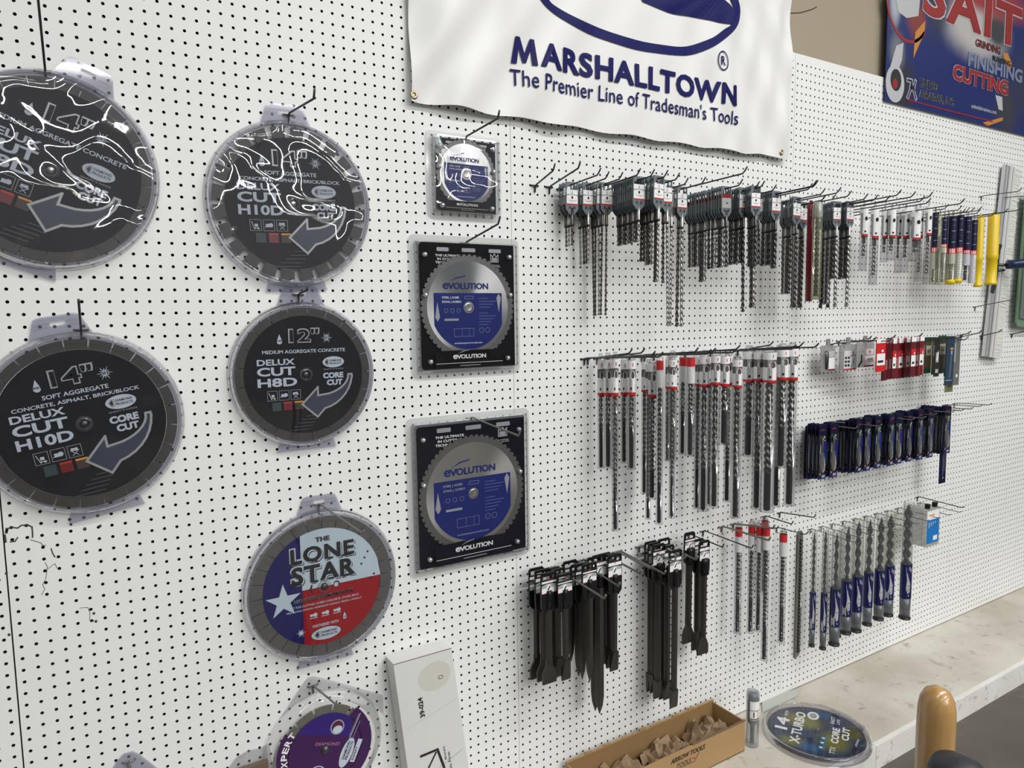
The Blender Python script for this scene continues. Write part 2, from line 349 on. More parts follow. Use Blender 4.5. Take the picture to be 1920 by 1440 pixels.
def icons(mb,x,z,k,y,n=3,m=None):
    m=m or GREYP
    for i in range(n):
        cx=x+i*k*1.2; mb.stroke([(cx-k/2,z-k/2),(cx+k/2,z-k/2),(cx+k/2,z+k/2),(cx-k/2,z+k/2)],k*.04,y,m,True)
        if i==0: mb.stroke([(cx-k*.35,z+k*.3),(cx-k*.15,z-k*.25),(cx+k*.3,z-k*.28)],k*.06,y,LILAC); mb.rect(cx-k*.1,cx+k*.2,z-k*.15,z+k*.12,y,LILAC); mb.ell(cx-k*.1,z-k*.3,k*.08,k*.08,y-.01,LILAC,10); mb.ell(cx+k*.2,z-k*.3,k*.1,k*.1,y-.01,LILAC,10)
        if i==1: mb.rect(cx-k*.3,cx,z-k*.12,z+k*.14,y,LILAC); mb.ell(cx+k*.17,z+k*.02,k*.2,k*.2,y-.01,LILAC,14); mb.stroke([(cx-k*.38,z-k*.15),(cx+k*.05,z-k*.15)],k*.06,y-.01,LILAC)
        if i==2: mb.rect(cx-k*.28,cx,z+k*.08,z+k*.26,y,LILAC); mb.ell(cx+k*.12,z+k*.16,k*.13,k*.13,y-.01,LILAC,12); mb.stroke([(cx-k*.32,z+k*.04),(cx+k*.3,z+k*.04)],k*.05,y,LILAC); mb.stroke([(cx-k*.2,z-k*.35),(cx+k*.2,z-k*.02)],k*.05,y,LILAC); mb.stroke([(cx+k*.2,z-k*.35),(cx-k*.2,z-k*.02)],k*.05,y,LILAC)
def deluxe(mb,R,size,model,lines,y=-.62):
    mb.k=R
    d=.0
    # small text depth steps (scaled coordinates keep y unscaled)
    for t,m,bo in ((size,SILVERP,.075),(size,CHAR,.018)):
        mb.text(t,.0,.65,.52 if m is SILVERP else .47,.25 if m is SILVERP else .205,y-(.004 if m is SILVERP else .035),m,bold=bo)
    drop(mb,-.40,.58,.085,y-.01); burst(mb,.37,.60,.10,y-.01)
    for i,(t,wd) in enumerate(lines): mb.text(t,-.0,.43-.10*i if len(lines)>1 else .39,wd,.058,y-.01,LILAC,bold=.022)
    mb.text('DELUX',-.47,.225,.60,.10,y-.01,LILAC,bold=.03); mb.text('CUT',-.47,.075,.61,.145,y-.01,LILAC,bold=.045); mb.text(model,-.46,-.105,.63,.145,y-.01,LILAC,bold=.045)
    logo_oval(mb,.47,.19,.19,.10,y-.01,.008); mb.text('QUALITY IS CHOICE',.47,.07,.34,.025,y-.01,GREYP,bold=.01)
    mb.text('CORE',.46,-.035,.35,.10,y-.01,LILAC,bold=.07); mb.text('CUT',.48,-.155,.27,.10,y-.01,LILAC,bold=.07)
    icons(mb,-.55,-.32,.155,y-.01)
    for i,c in enumerate((mat('teal_print',(.03,.05,.055),.5),DRED,mat('umber_print',(.05,.03,.022),.5))):
        mb.rect(-.56+i*.18,-.42+i*.18,-.57,-.43,y-.01,c)
        mb.rect(-.56+i*.18,-.42+i*.18,-.455,-.43,y-.015,(GREYP,RED,ORANGE)[i] if i else c)
    for i in range(6): mb.rect(-.3+i*.07,.05+i*.04,-.92+.055*i+.0,-.905+.055*i,y-.004,mat('stripe_print',(.045,.047,.06),.5))
    arr=[(-.08,-.49),(.19,-.22),(.19,-.36)]+[(.19+.53*math.sin(math.radians(t)),-.03-.33*math.cos(math.radians(t))) for t in range(20,91,10)]+[(.78,-.03)]+[(.17+.62*math.sin(math.radians(t)),.02-.62*math.cos(math.radians(t))) for t in range(82,4,-10)]+[(.17,-.72)]
    mb.poly(list(reversed(arr)),y-.01,ARROWIN); mb.stroke(arr,.03,y-.02,SILVERP,True)
    mb.k=1
def round_pack(name,label,X,Z,d,R,N,gap,labelfn,lr,rot=0.,film=None,seed=0,slotlen=.13,hole=.45,lab_mat=None,open_slots=False,tabw=2.4,segm=None):
    film=film or FILMW; r=root('saw_blade_pack',X,d,Z,label,'saw blade',"round blades in clear clamshells",ry=math.radians(-rot))
    mb=MB(); mb.lathe_y([(R*.90,.0),(R,.0),(R,-.10),(R*.985,-.34),(R*.968,-.40),(R*.962,-.85),(R*.95,-.98),(R*.932,-.98),(R*.925,-.80)],RIM,72)
    # hang tab with slot on top, flat foot tab below
    a=math.asin(tabw/R*.95); zt=R*math.cos(a)*.99
    out=[(-tabw*.95,zt),(tabw*.95,zt),(tabw*.72,R+1.25),(tabw*.5,R+1.45),(-tabw*.5,R+1.45),(-tabw*.72,R+1.25)]
    mb.ext([(-tabw*.95,zt),(tabw*.95,zt),(tabw*.78,R+.62),(-tabw*.78,R+.62)],-.10,0,RIM)
    mb.ext([(-tabw*.78,R+.62),(-.55,R+.62),(-.55,R+.92),(-tabw*.74,R+.92)],-.10,0,RIM); mb.ext([(.55,R+.62),(tabw*.78,R+.62),(tabw*.74,R+.92),(.55,R+.92)],-.10,0,RIM)
    mb.ext([(-tabw*.74,R+.92),(tabw*.74,R+.92),(tabw*.66,R+1.3),(tabw*.5,R+1.42),(-tabw*.5,R+1.42),(-tabw*.66,R+1.3)],-.10,0,RIM)
    mb.ext([(-tabw*1.2,-R-.35),(tabw*1.2,-R-.35),(tabw*1.1,-zt),(-tabw*1.1,-zt)],-.12,0,RIM)
    mb.build('clamshell',r)
    # blade: segments round a steel core
    mb=MB(); Rb=R*.915; ri=Rb*(1-slotlen)
    for i in range(N):
        t0=2*math.pi*(i+gap/2)/N; t1=2*math.pi*(i+1-gap/2)/N; k=4
        pts=[(Rb*math.cos(t0+(t1-t0)*j/k),Rb*math.sin(t0+(t1-t0)*j/k)) for j in range(k+1)]+[(ri*math.cos(t0+(t1-t0)*j/k),ri*math.sin(t0+(t1-t0)*j/k)) for j in range(k,-1,-1)]
        mb.ext(pts,-.50,-.36,segm or RIMST)
    mb.lathe_y([(hole,-.45),(ri+.02,-.45),(ri+.02,-.38),(hole,-.38)],BRUSHED if not lab_mat else RIMST,64,smooth=False); bl=mb.build('blade',r)
    mb=MB(); lm=lab_mat or CHAR
    mb.lathe_y([(hole,-.54),(lr,-.54),(lr,-.51)],lm,72,smooth=False); labelfn(mb); mb.build('printed_label',bl)
    mb=MB(); mb.lathe_y([(.0,-.80),(.22,-.80),(.34,-.66),(.36,-.5)],STEEL if not film is FILM else DSTEEL,20); mb.lathe_y([(.42,-.83),(.62,-.80),(.66,-.70)],RIM,24); mb.build('centre_post',bl)
    # domed film with soft wrinkles
    mb=MB(); rnd=random.Random(seed); ph=[(rnd.uniform(.4,1.1),rnd.uniform(0,6.28),rnd.uniform(0,6.28)) for _ in range(7)]
    v=[];f=[];nr,nt=16,72; amp=.035 if film is FILMW else .012
    for i in range(nr+1):
        q=i/nr
        for j in range(nt):
            t=2*math.pi*j/nt; x,z=q*R*.93*math.cos(t),q*R*.93*math.sin(t)
            h=sum(math.sin(k*(x*math.cos(p)+z*math.sin(p))+s) for k,p,s in ph)*amp
            v.append((x,-.86-.14*(1-q*q)-h*(1-q**6),z))
    for i in range(nr):
        for j in range(nt): f.append((i*nt+j,(i+1)*nt+j,(i+1)*nt+(j+1)%nt,i*nt+(j+1)%nt))
    mb.add(v,f,film,True); mb.build('front_film',r); return r
XD=.12
def at(u,v,d=.5): return P(u,v,d)
x,z=at(95,320); round_pack('p','partly cropped round blade pack at the upper left, label turned sideways reading DELUX CUT',x,z,XD,7.8,24,.05,lambda m:deluxe(m,6.5,'14"','H8D',[('MEDIUM AGGREGATE CONCRETE',1.45)]),6.35,rot=-21,seed=3)
x,z=at(548,383); round_pack('p','round blade pack with wide see-through slots round a wrinkled H10D label',x,z,XD,7.62,24,.30,lambda m:deluxe(m,6.3,'14"','H10D',[('SOFT AGGREGATE',.75),('CONCRETE, ASPHALT, BRICK/BLOCK',1.45)]),5.95,rot=1.5,seed=11,slotlen=.2)
x,z=at(572,702); round_pack('p','smallest dark round blade pack, its label reading 12 inch and H8D',x,z,XD,6.95,21,.04,lambda m:deluxe(m,5.75,'12"','H8D',[('MEDIUM AGGREGATE CONCRETE',1.36)]),5.6,rot=0,film=FILM,seed=5)
x,z=at(158,794); round_pack('p','round blade pack at the left edge with a clear H10D label and big curved arrow',x,z,XD,7.62,24,.06,lambda m:deluxe(m,6.3,'14"','H10D',[('SOFT AGGREGATE',.75),('CONCRETE, ASPHALT, BRICK/BLOCK',1.45)]),6.1,rot=9,film=FILM,seed=8,slotlen=.12)
def lone(mb,R=5.85,y=-.555):
    WB=mat('flag_pale_blue',(.50,.60,.66),.4); FR=mat('flag_red',(.30,.010,.016),.4,spec=.3); FB=mat('flag_blue',(.013,.012,.10),.4,spec=.3)
    def sec(x0,x1,z0,z1,m):   # part of the disc inside a rectangle
        n=28; v=[];f=[]
        for i in range(n+1):
            x=x0+(x1-x0)*i/n; h=math.sqrt(max(0,1-x*x)); a,b=max(z0,-h),min(z1,h)
            if b<a: a=b=(a+b)/2 if abs(z0)+abs(z1)<2 else (z0 if z0>=0 else z1)
            v+=[(x,y,a),(x,y,b)]
        mb.add(v,[(2*i,2*i+2,2*i+3,2*i+1) for i in range(n)],m)
    mb.k=R; sec(-1,-.37,-1,1,FB); sec(-.37,1,0,1,WB); sec(-.37,1,-1,0,FR)
    st=[]
    for i in range(10):
        r=.30 if i%2==0 else .115; t=math.radians(90-36*i); st.append((-.68+r*math.cos(t),-.12+r*math.sin(t)))
    mb.poly(list(reversed(st)),y-.01,WB)
    for dx,dz,m,dy in ((-.011,.011,WB,.008),(.011,.013,WB,.010),(.018,-.022,INK,.016),(.010,-.012,WB,.042),(0,0,INK,.072)):
        bo=.055 if m is not INK or dx else .045
        mb.text('THE',.0+dx*.5,.83+dz*.5,.24,.08,y-dy,m,bold=.04)
        mb.text('LONE',.0+dx*1.6,.60+dz*1.6,1.08,.27,y-dy,m,bold=bo,sp=1.12); mb.text('STAR',.0+dx*1.6,.265+dz*1.6,1.08,.31,y-dy,m,bold=bo,sp=1.12)
    # slab serifs
    for zc,h in ((.60,.27),(.265,.31)):
        for xx in (-.50,-.43,-.15,.12,.36,.44):
            mb.rect(xx-.05,xx+.05,zc-h/2-.004,zc-h/2+.03,y-.095,INK)
    mb.text('HIGH SPEED DIAMOND BLADE',.0,-.17,1.0,.065,y-.02,INK,bold=.06); mb.text('HIGH SPEED DIAMOND BLADE',-.005,-.165,1.0,.06,y-.028,WB,bold=.0)
    mb.text('BEST FOR CUTTING: CURED CONCRETE, STONE, BRICK',.0,-.27,1.2,.04,y-.02,WB,bold=.01); mb.text('MEJOR PARA CORTAR: HORMIGON CURADO, PIEDRA, LADRILLO',.0,-.34,1.28,.04,y-.02,WB,bold=.01)
    for i in range(3): mb.ell(-.2+.2*i+.03,-.46,.035,.035,y-.02,WB,12); mb.rect(-.26+.2*i,-.19+.2*i,-.48,-.44,y-.015,WB); mb.stroke([(-.26+.2*i,-.51),(-.14+.2*i,-.51)],.012,y-.02,WB)
    drop(mb,.33,-.60,.065,y-.012,WB); burst(mb,-.42,-.72,.085,y-.012,None,WB); mb.text('PARTNERED WITH',-.0,-.66,.44,.05,y-.02,WB,bold=.015)
    logo_oval(mb,.0,-.82,.26,.115,y-.012,.008); mb.stroke([(-.21,.05),(-.23,.0),(-.21,-.06)],.03,y-.02,INK); mb.ell(.21,.0,.055,.055,y-.02,INK,16); mb.ell(.205,-.008,.04,.04,y-.028,LILAC,16)
    for a,b in ((.78,.46),(.72,.36),(.66,.26),(.88,.04),(.8,-.02)): mb.ell(a,b,.018,.02,y-.02,INK,8)
    mb.k=1
x,z=at(607,1098); round_pack('p','round blade pack printed like a Texas flag with THE LONE STAR',x,z,XD,7.7,28,.05,lone,5.85,rot=0,film=FILM,seed=9,slotlen=.17,lab_mat=NAVY,segm=mat('lone_segment',(.13,.125,.12),.5,metal=.4,noise=.2,nscale=50))
# hooks of the round packs
def packhook(bu,bv,tu,tv,label,m=WIREG,tip=.8,**k):
    X,Z=P(bu,bv,.15); d,zt=PX(tu,tv,X); return hook(X,Z,d,zt-Z,label,'hooks holding blade packs',m,tip=tip,**k)
packhook(541,216,588,185,'dark peg hook pointing up to the right above the wrinkled H10D blade pack',WIRE)
packhook(872,259,933,222,'dark peg hook rising from the smallest square blade pack',WIRE); packhook(872,456,934,420,'dark peg hook rising from the middle square blade pack',WIRE)
packhook(882,784,972,817,'grey peg hook slanting down across the lowest square blade pack',WIREG); packhook(598,946,680,1000,'grey peg hook slanting down over the THE LONE STAR blade pack',WIREG,tip=.4)
packhook(587,1286,630,1321,'grey peg hook holding the purple EXPERT blade pack',WIREG,tip=.5)
hook(5.2,19.2,9.5,5.6,'dark peg hook standing straight up above the upper left round blade pack','hooks holding blade packs',WIRE,tip=.3,tipa=80)
hook(6.3,-1.15,7,1.9,'short dark peg hook on top of the left-edge H10D blade pack','hooks holding blade packs',WIRE,tip=.5)
hook(24.1,1.75,3.2,.35,'short dark peg hook on top of the 12 inch blade pack','hooks holding blade packs',WIRE,tip=.3)
# ================================================================== SQUARE BLADE PACKS
def rr(x0,x1,z0,z1,r,n=5):
    p=[]
    for cx,cz,a in ((x1-r,z0+r,-90),(x1-r,z1-r,0),(x0+r,z1-r,90),(x0+r,z0+r,180)):
        for i in range(n+1): t=math.radians(a+90*i/n); p.append((cx+r*math.cos(t),cz+r*math.sin(t)))
    return p
def evo_word(mb,x,z,wd,h,y,m,sw=None):
    mb.text('e',x-wd*.45,z-h*.01,wd*.125,h*.80,y,m,bold=.025); mb.text('V',x-wd*.335,z,wd*.145,h*.80,y,m,bold=.045); mb.text('OLUTION',x+wd*.10,z,wd*.80*.95,h*.80,y,m,bold=.04,sp=.95)
    mb.poly([(x-wd*.37,z+h*.55),(x-.20*wd,z+h*.95),(x-.02*wd,z+h*1.18),(x-.02*wd,z+h*1.30),(x-.21*wd,z+h*1.10)],y,sw or m)
def square_pack(label,X,Z,W,H,Rb,teeth,dark=1.,film=None,seed=0,bz=0.,word='THE ULTIMATE',cardbl=False):
    r=root('saw_blade_pack',X,.06,Z,label,'saw blade','square blister packs of metal cutting blades')
    mb=MB(); w2,h2=W/2,H/2
    o=rr(-w2,w2,-h2,h2,.7); i_=rr(-w2+.55,w2-.55,-h2+.55,h2-.55,.45); n=len(o)
    v=[(x,0,z) for x,z in o]+[(x,-.08,z) for x,z in o]+[(x,-.08,z) for x,z in i_]+[(x*.985,-.75,z*.985) for x,z in i_]+[(x*.955,-.78,z*.955) for x,z in i_]
    f=[]
    for k in range(4):
        for j in range(n): a=k*n+j;b=k*n+(j+1)%n; f.append((a,a+n,b+n,b) if k==0 else (a,b,b+n,a+n)[::-1])
    mb.add(v,f,TRAY,False); mb.build('clamshell_tray',r)
    cw,ch=w2-.75,h2-.75; mb=MB(); C=mat('black_card',(.006,.006,.007),.5,spec=.04) if not cardbl else mat('blue_black_card',(.004,.005,.012),.5,spec=.04)
    mb.box(-cw,cw,-.22,-.12,-ch,ch,C); y=-.235
    mb.text('THE ULTIMATE',-cw*.38,ch*.80,cw*.50,ch*.035,y,PAPER,bold=.03); mb.text('IN CUTTING',-cw*.38,ch*.745,cw*.42,ch*.035,y,PAPER,bold=.03); mb.text('TECHNOLOGY',-cw*.38,ch*.69,cw*.50,ch*.035,y,PAPER,bold=.03)
    mb.stroke([(cw*.50,ch*.72),(cw*.66,ch*.72),(cw*.66,ch*.84),(cw*.62,ch*.80),(cw*.58,ch*.85),(cw*.54,ch*.80),(cw*.50,ch*.84)],.05,y,PAPER,True); mb.rect(cw*.52,cw*.64,ch*.73,ch*.79,y,GREYP)
    mb.text('DRY CUTTING',cw*.58,ch*.665,cw*.22,ch*.014,y,PAPER,bold=.01); mb.text('METAL CUTTING',cw*.58,ch*.64,cw*.24,ch*.014,y,PAPER,bold=.01)
    mb.ext(rr(-cw*.60,-cw*.36,ch*.865,ch*.925,.12),y-.005,y,SILVERP); mb.ext(rr(-cw*.10,cw*.18,ch*.865,ch*.925,.12),y-.005,y,SILVERP); mb.ext(rr(cw*.46,cw*.72,ch*.865,ch*.925,.12),y-.005,y,SILVERP)
    mb.build('backing_card',r)
    mb=MB(); pts=[]
    for k in range(teeth):
        t=2*math.pi*k/teeth; dt=2*math.pi/teeth
        for q,rad in ((0,1.),(.5,.993),(.56,.966),(.80,.962),(.88,.99)): pts.append((Rb*rad*math.cos(t+q*dt),bz+Rb*rad*math.sin(t+q*dt)))
    mb.ext(pts,-.46,-.36,BLADEDK)
    mb.lathe_y([(.50,-.475),(Rb*.87,-.475),(Rb*.87,-.46)],BRUSHED,72,0,bz,smooth=False); mb.lathe_y([(.0,-.49),(.36,-.49),(.5,-.52),(.5,-.46)],STEEL,24,0,bz); bl=mb.build('blade',r)
    mb=MB(); y=-.485; EB=mat('cobalt_print',(.004,.014,.145),.4,spec=.3); a=.73*Rb; n=40; z1=bz+Rb*.27; v=[];f=[]
    for i in range(n+1):
        x=-a+2*a*i/n; h=math.sqrt(max(0,(Rb*.80)**2-x*x)); v+=[(x,y,max(bz-h,bz-Rb*.80)),(x,y,z1)]
    mb.add(v,[(2*i,2*i+2,2*i+3,2*i+1) for i in range(n)],EB)
    mb.lathe_y([(.5,y-.006),(.62,y-.006)],STEEL,24,0,bz,smooth=False)
    ps=.35 if dark<1 else 1; P1=PAPER if dark>=1 else SILVERP
    evo_word(mb,-.04*Rb,bz+Rb*.40,Rb*.98,Rb*.15,y-.004,EB)
    mb.text('STEEL | ACIER',-.38*Rb,bz+.18*Rb,.36*Rb,.05*Rb,y-.006,P1,bold=.02); mb.text('STAHL | ACERO',-.36*Rb,bz+.10*Rb,.40*Rb,.05*Rb,y-.006,P1,bold=.02)
    mb.stroke([(-.08*Rb,bz+.16*Rb),(.10*Rb,bz+.16*Rb),(.10*Rb,bz+.21*Rb),(-.08*Rb,bz+.21*Rb)],.03,y-.006,GREYP,True)
    for i in range(3): mb.ring(-.48*Rb+.13*Rb*i,bz-.06*Rb,.04*Rb,.04*Rb,.03,y-.006,GREYP,16)
    mb.rect(-.52*Rb,-.22*Rb,bz-.25*Rb,bz-.21*Rb,y-.006,GREYP)
    for i in range(9): mb.rect(.22*Rb,(.42+.06*((i*7)%4))*Rb,bz+(.16-.055*i-(.06 if i>3 else 0))*Rb,bz+(.172-.055*i-(.06 if i>3 else 0))*Rb,y-.006,mat('faint_blue_print',(.10,.13,.32),.4))
    mb.ring(.27*Rb,bz-.44*Rb,.05*Rb,.05*Rb,.03,y-.006,GREYP,20); mb.ring(.40*Rb,bz-.44*Rb,.05*Rb,.05*Rb,.03,y-.006,GREYP,20)
    mb.stroke([(-.32*Rb,bz-.55*Rb),(.1*Rb,bz-.55*Rb),(.1*Rb,bz-.40*Rb),(-.32*Rb,bz-.40*Rb)],.025,y-.006,GREYP,True); mb.stroke([(-.15*Rb,bz-.55*Rb),(-.15*Rb,bz-.40*Rb)],.02,y-.006,GREYP); mb.stroke([(.0,bz-.55*Rb),(.0,bz-.40*Rb)],.02,y-.006,GREYP)
    mb.text('evolutionpowertools.com',-.02*Rb,bz-.68*Rb,.60*Rb,.045*Rb,y-.006,P1,bold=.005)
    for sx,up in ((-.66,-1),(.66,1)):
        mb.poly([(Rb*(sx-.0),bz+Rb*(.10-.0)*-up*1.0),(Rb*(sx-.05),bz+.18*Rb*up),(Rb*sx,bz+.26*Rb*up),(Rb*(sx+.05),bz+.18*Rb*up)][::(1 if up<0 else -1)],y-.006,SILVERP)
    mb.build('blade_label',bl)
    mb=MB(); bw=cw*.70; mb.box(-bw,bw,-.60,-.56,-ch+.02,-ch*.70,C); y=-.612
    evo_word(mb,0,-ch*.80,bw*.98,ch*.085,y,PAPER,GREYP); mb.rect(-bw*.98,bw*.98,-ch*.905,-ch*.898,y,PAPER); mb.text('evolutionpowertools.com',0,-ch*.945,bw*.6,ch*.022,y,PAPER,bold=.005); mb.build('brand_band',r)
    mb=MB()
    for x,zz in ((-.86,.80),(.86,.80),(-.87,.18),(.87,.18),(-.80,-.86),(.80,-.86)):
        mb=MB(); mb.lathe_y([(0,-.92),(.14,-.90),(.24,-.80),(.26,-.5)],mat('moulded_stud',(.55,.57,.58),.15,metal=.6),16,x*cw,zz*ch); mb.build('moulded_stud',r)
    mb=MB(); rnd=random.Random(seed); ph=[(rnd.uniform(.5,1.4),rnd.uniform(0,6.28),rnd.uniform(0,6.28)) for _ in range(7)]; amp=.03 if film is FILMW else .006
    v=[];f=[];N=28
    for i in range(N+1):
        for j in range(N+1):
            x=-cw*1.0+2*cw*i/N; zz=-ch+2*ch*j/N; e=min(1,4*min(i,N-i,j,N-j)/N)
            h=sum(math.sin(k*(x*math.cos(p)+zz*math.sin(p))+s) for k,p,s in ph)*amp; v.append((x,-.80-.14*e-h*e,zz))
    for i in range(N):
        for j in range(N): a=i*(N+1)+j; f.append((a,a+N+1,a+N+2,a+1))
    mb.add(v,f,film,True); mb.build('front_film',r); return r
def quad(a,b): x0,z1=P(*a,.1); x1,z0=P(*b,.1); return x0,x1,z0,z1
square_pack('smallest of three square EVOLUTION blade packs, just below the big white banner',42.15,14.25,8.9,9.0,3.55,36,film=FILMW,seed=2,bz=.25)
square_pack('middle square EVOLUTION blade pack of the stack of three, bright silver blade',42.1,.55,13.3,14.9,5.65,54,film=FILM,seed=4,bz=-.1)
square_pack('largest square EVOLUTION blade pack, lowest of the three, with deep blue label',42.2,-19.7,15.3,17.2,6.55,60,film=FILM,seed=6,bz=-.3,cardbl=True,dark=.5)
# ================================================================== BANNERS
BX,BZ=65.,21.
def fold(x,z):      # x,z absolute inches
    a=max(0,1-(x-36)/26); b=max(0,(x-66)/28)
    y=.22*math.sin(.62*(x+.25*z))*(.35+a)+.16*math.sin(.9*(x-.75*z)+1)*(.25+a)+.20*math.sin(.75*(x+.8*z)+2)*b+.12*math.sin(1.5*(x-.2*z))*b+.10*math.sin(.45*x)
    return -1.0+y*1.1
VINYL=mat('white_vinyl',(.76,.755,.74),.38,noise=.03,nscale=2,bump=.15,spec=.5); VB=mat('banner_blue',(.004,.005,.095),.5,spec=.15); GROM=mat('brass_grommet',(.45,.36,.22),.35,metal=1)
mb=MB(); x0,x1,z0,z1=36.0,93.6,21.1,57.; nx,nz=150,70; v=[];f=[]
def brow(x): return 21.1+ .25*math.sin((x-36)/57.6*math.pi)*-1 +(.12*math.sin(x*.8))
for i in range(nx+1):
    for j in range(nz+1):
        x=x0+(x1-x0)*i/nx; zb=brow(x); z=zb+(z1-zb)*j/nz; xx=x+(-.9*(j/nz)**.5*0 if i else 0); v.append((xx-BX,fold(xx,z),z-BZ))
for i in range(nx):
    for j in range(nz): a=i*(nz+1)+j; f.append((a,a+nz+1,a+nz+2,a+1))
b=len(v); v+= [(p[0],p[1]+.06,p[2]) for p in v]; f+=[(q[3]+b,q[2]+b,q[1]+b,q[0]+b) for q in f]
mb.add(v,f,VINYL,True)
r=root('banner',BX,0,BZ,'big white vinyl banner with blue MARSHALLTOWN lettering hanging over the pegboard','banner'); mb.build('banner_sheet',r)
mb=MB(); mb.warp=lambda x,y,z:(x-BX,fold(x,z)+y,z-BZ)
def q(u,v_): return P(u,v_,1.0)
def dense(pts,k=6):
    o=[]; n=len(pts); g=lambda i: pts[max(0,min(n-1,i))]
    for j in range(n-1):
        p0,p1,p2,p3=g(j-1),g(j),g(j+1),g(j+2)
        for i in range(k):
            t=i/k; o.append(tuple(.5*(2*b_+(c_-a_)*t+(2*a_-5*b_+4*c_-d_)*t*t+(3*b_-3*c_+d_-a_)*t**3) for a_,b_,c_,d_ in zip(p0,p1,p2,p3)))
    return o+[pts[-1]]
def strip(outer,inner,m,y=-.12):
    o=[q(*p) for p in dense(outer)]; i_=[q(*p) for p in dense(inner)]; n=min(len(o),len(i_)); v=[]
    for k in range(n): v+=[(o[k][0],y,o[k][1]),(i_[k][0],y,i_[k][1])]
    mb.add(v,[(2*k,2*k+2,2*k+3,2*k+1) for k in range(n-1)],m)
strip([(985,-40),(1009,0),(1037,24),(1096,59),(1175,89),(1266,104),(1326,93),(1373,59),(1386,24),(1380,-5),(1360,-50)],
      [(1000,-40),(1027,0),(1048,15),(1096,41),(1175,71),(1266,88),(1326,75),(1357,55),(1368,46),(1372,20),(1350,-40)],VB)
strip([(1192,-30),(1201,0),(1211,8),(1254,24),(1306,33),(1350,43.5),(1369,47)],[(1220,-40),(1260,-20),(1300,-20),(1320,-15),(1340,-10),(1365,10),(1374,30)],VB,-.13)
v0,f0=0,0
def btext(t,xa,xb,za,zb,bold,**k): mb.text(t,(xa+xb)/2,(za+zb)/2,xb-xa,zb-za,-.13,VB,bold=bold,**k)
xa,_=q(960,118); xb,_=q(1378,200); za=(q(960,118)[1]+q(1378,200)[1])/2; zb=(q(960,73)[1]+q(1378,156)[1])/2
xm,_=q(1005,100); xs,_=q(1010,100)
mb.add([(xa+a_*(xm-xa),-.13,za+b_*(zb-za)) for a_,b_ in [(0,0),(.13,1),(.30,1),(.5,.42),(.70,1),(.87,1),(1,0),(.78,0),(.73,.58),(.56,.06),(.44,.06),(.27,.58),(.22,0)]],[(12,11,2,1,0),(11,10,3,2),(10,9,3),(9,8,4,3),(8,7,6,5,4)],VB)
btext('ARSHALLTOWN',xs,xb,za,zb,.042,sp=1.08)
xa,_=q(958,130); xb,_=q(1381,210); za=(q(958,163)[1]+q(1381,232)[1])/2; zb=(q(958,129)[1]+q(1381,207)[1])/2
btext('The Premier Line of Tradesman\'s Tools',xa,xb,za,zb,.004,sp=1.02)
x,z=q(1353,115); mb.ring(x,z,.95,1.25,.16,-.13,VB,28); mb.text('R',x,z,.75,1.15,-.13,VB,bold=.02)
mb.build('banner_print',r,'blue printed lettering and oval emblem')
for u,v_ in ((779,176),(1467,285)):
    x,z=P(u,v_,1.2); g=MB(); g.lathe_y([(.16,0),(.2,-.07),(.36,-.07),(.42,0)],GROM,20); o=g.build('grommet',r); o.location=((x-BX)*S,(fold(x,z)-.03)*S,(z-BZ)*S)
# second banner: printed abrasives sign
def blobs(name,base,lst):
    m=bpy.data.materials.new(name); m.use_nodes=True; n,l=nodes(m); b=n['Principled BSDF']; b.inputs['Roughness'].default_value=.35
    tc=n.new('ShaderNodeTexCoord'); nz=n.new('ShaderNodeTexNoise'); nz.inputs['Scale'].default_value=3; nz.inputs['Detail'].default_value=3
    l.new(tc.outputs['Object'],nz.inputs['Vector']); src=None
    for (x,z,rx,rz,c) in lst:
        mp=n.new('ShaderNodeMapping'); mp.inputs['Location'].default_value=(-x/rx,0,-z/rz); mp.inputs['Scale'].default_value=(1/(rx*S),0,1/(rz*S))
        l.new(tc.outputs['Object'],mp.inputs['Vector']); ln=n.new('ShaderNodeVectorMath'); ln.operation='LENGTH'; l.new(mp.outputs[0],ln.inputs[0])
        ad=n.new('ShaderNodeMath'); ad.operation='MULTIPLY_ADD'; ad.inputs[1].default_value=.5; l.new(nz.outputs['Fac'],ad.inputs[0]); l.new(ln.outputs['Value'],ad.inputs[2])
        mr=n.new('ShaderNodeMapRange'); mr.interpolation_type='SMOOTHSTEP'; mr.inputs['From Min'].default_value=.55; mr.inputs['From Max'].default_value=1.25; mr.inputs['To Min'].default_value=1; mr.inputs['To Max'].default_value=0; l.new(ad.outputs[0],mr.inputs['Value'])
        mx=n.new('ShaderNodeMix'); mx.data_type='RGBA'; mx.inputs[7].default_value=(*c,1); l.new(mr.outputs[0],mx.inputs[0])
        if src is None: mx.inputs[6].default_value=(*base,1)
        else: l.new(src,mx.inputs[6])
        src=mx.outputs[2]
    l.new(src,b.inputs['Base Color']); return m
SM=blobs('abrasives_sign_print',(.004,.013,.115),[(27,16,14,7.5,(.46,.44,.42)),(14,20,5,10,(.03,.03,.04)),(2,16,2.2,6,(.35,.38,.42)),(5,3,5,6,(.02,.02,.03)),(34,17,6,4,(.04,.04,.05)),(39,4,6,7,(.03,.03,.045)),(30,22,30,4,(.30,.03,.03)),(47,9,10,9,(.02,.025,.05)),(8,14,4,4,(.20,.03,.02)),(3,8,3,4,(.14,.15,.17))])
SX,SZ=117.4,32.5; r=root('sign_banner',SX,0,SZ,'dark blue and red abrasives banner reading CUTTING, high at the right','banner')
mb=MB(); mb.box(0,62,-.42,-.3,0,36,SM); mb.build('banner_sheet',r)
mb=MB(); mb.warp=lambda x,y,z:(x-SX,y-.44,z-SZ)
def qs(u,v_): return P(u,v_,.44)
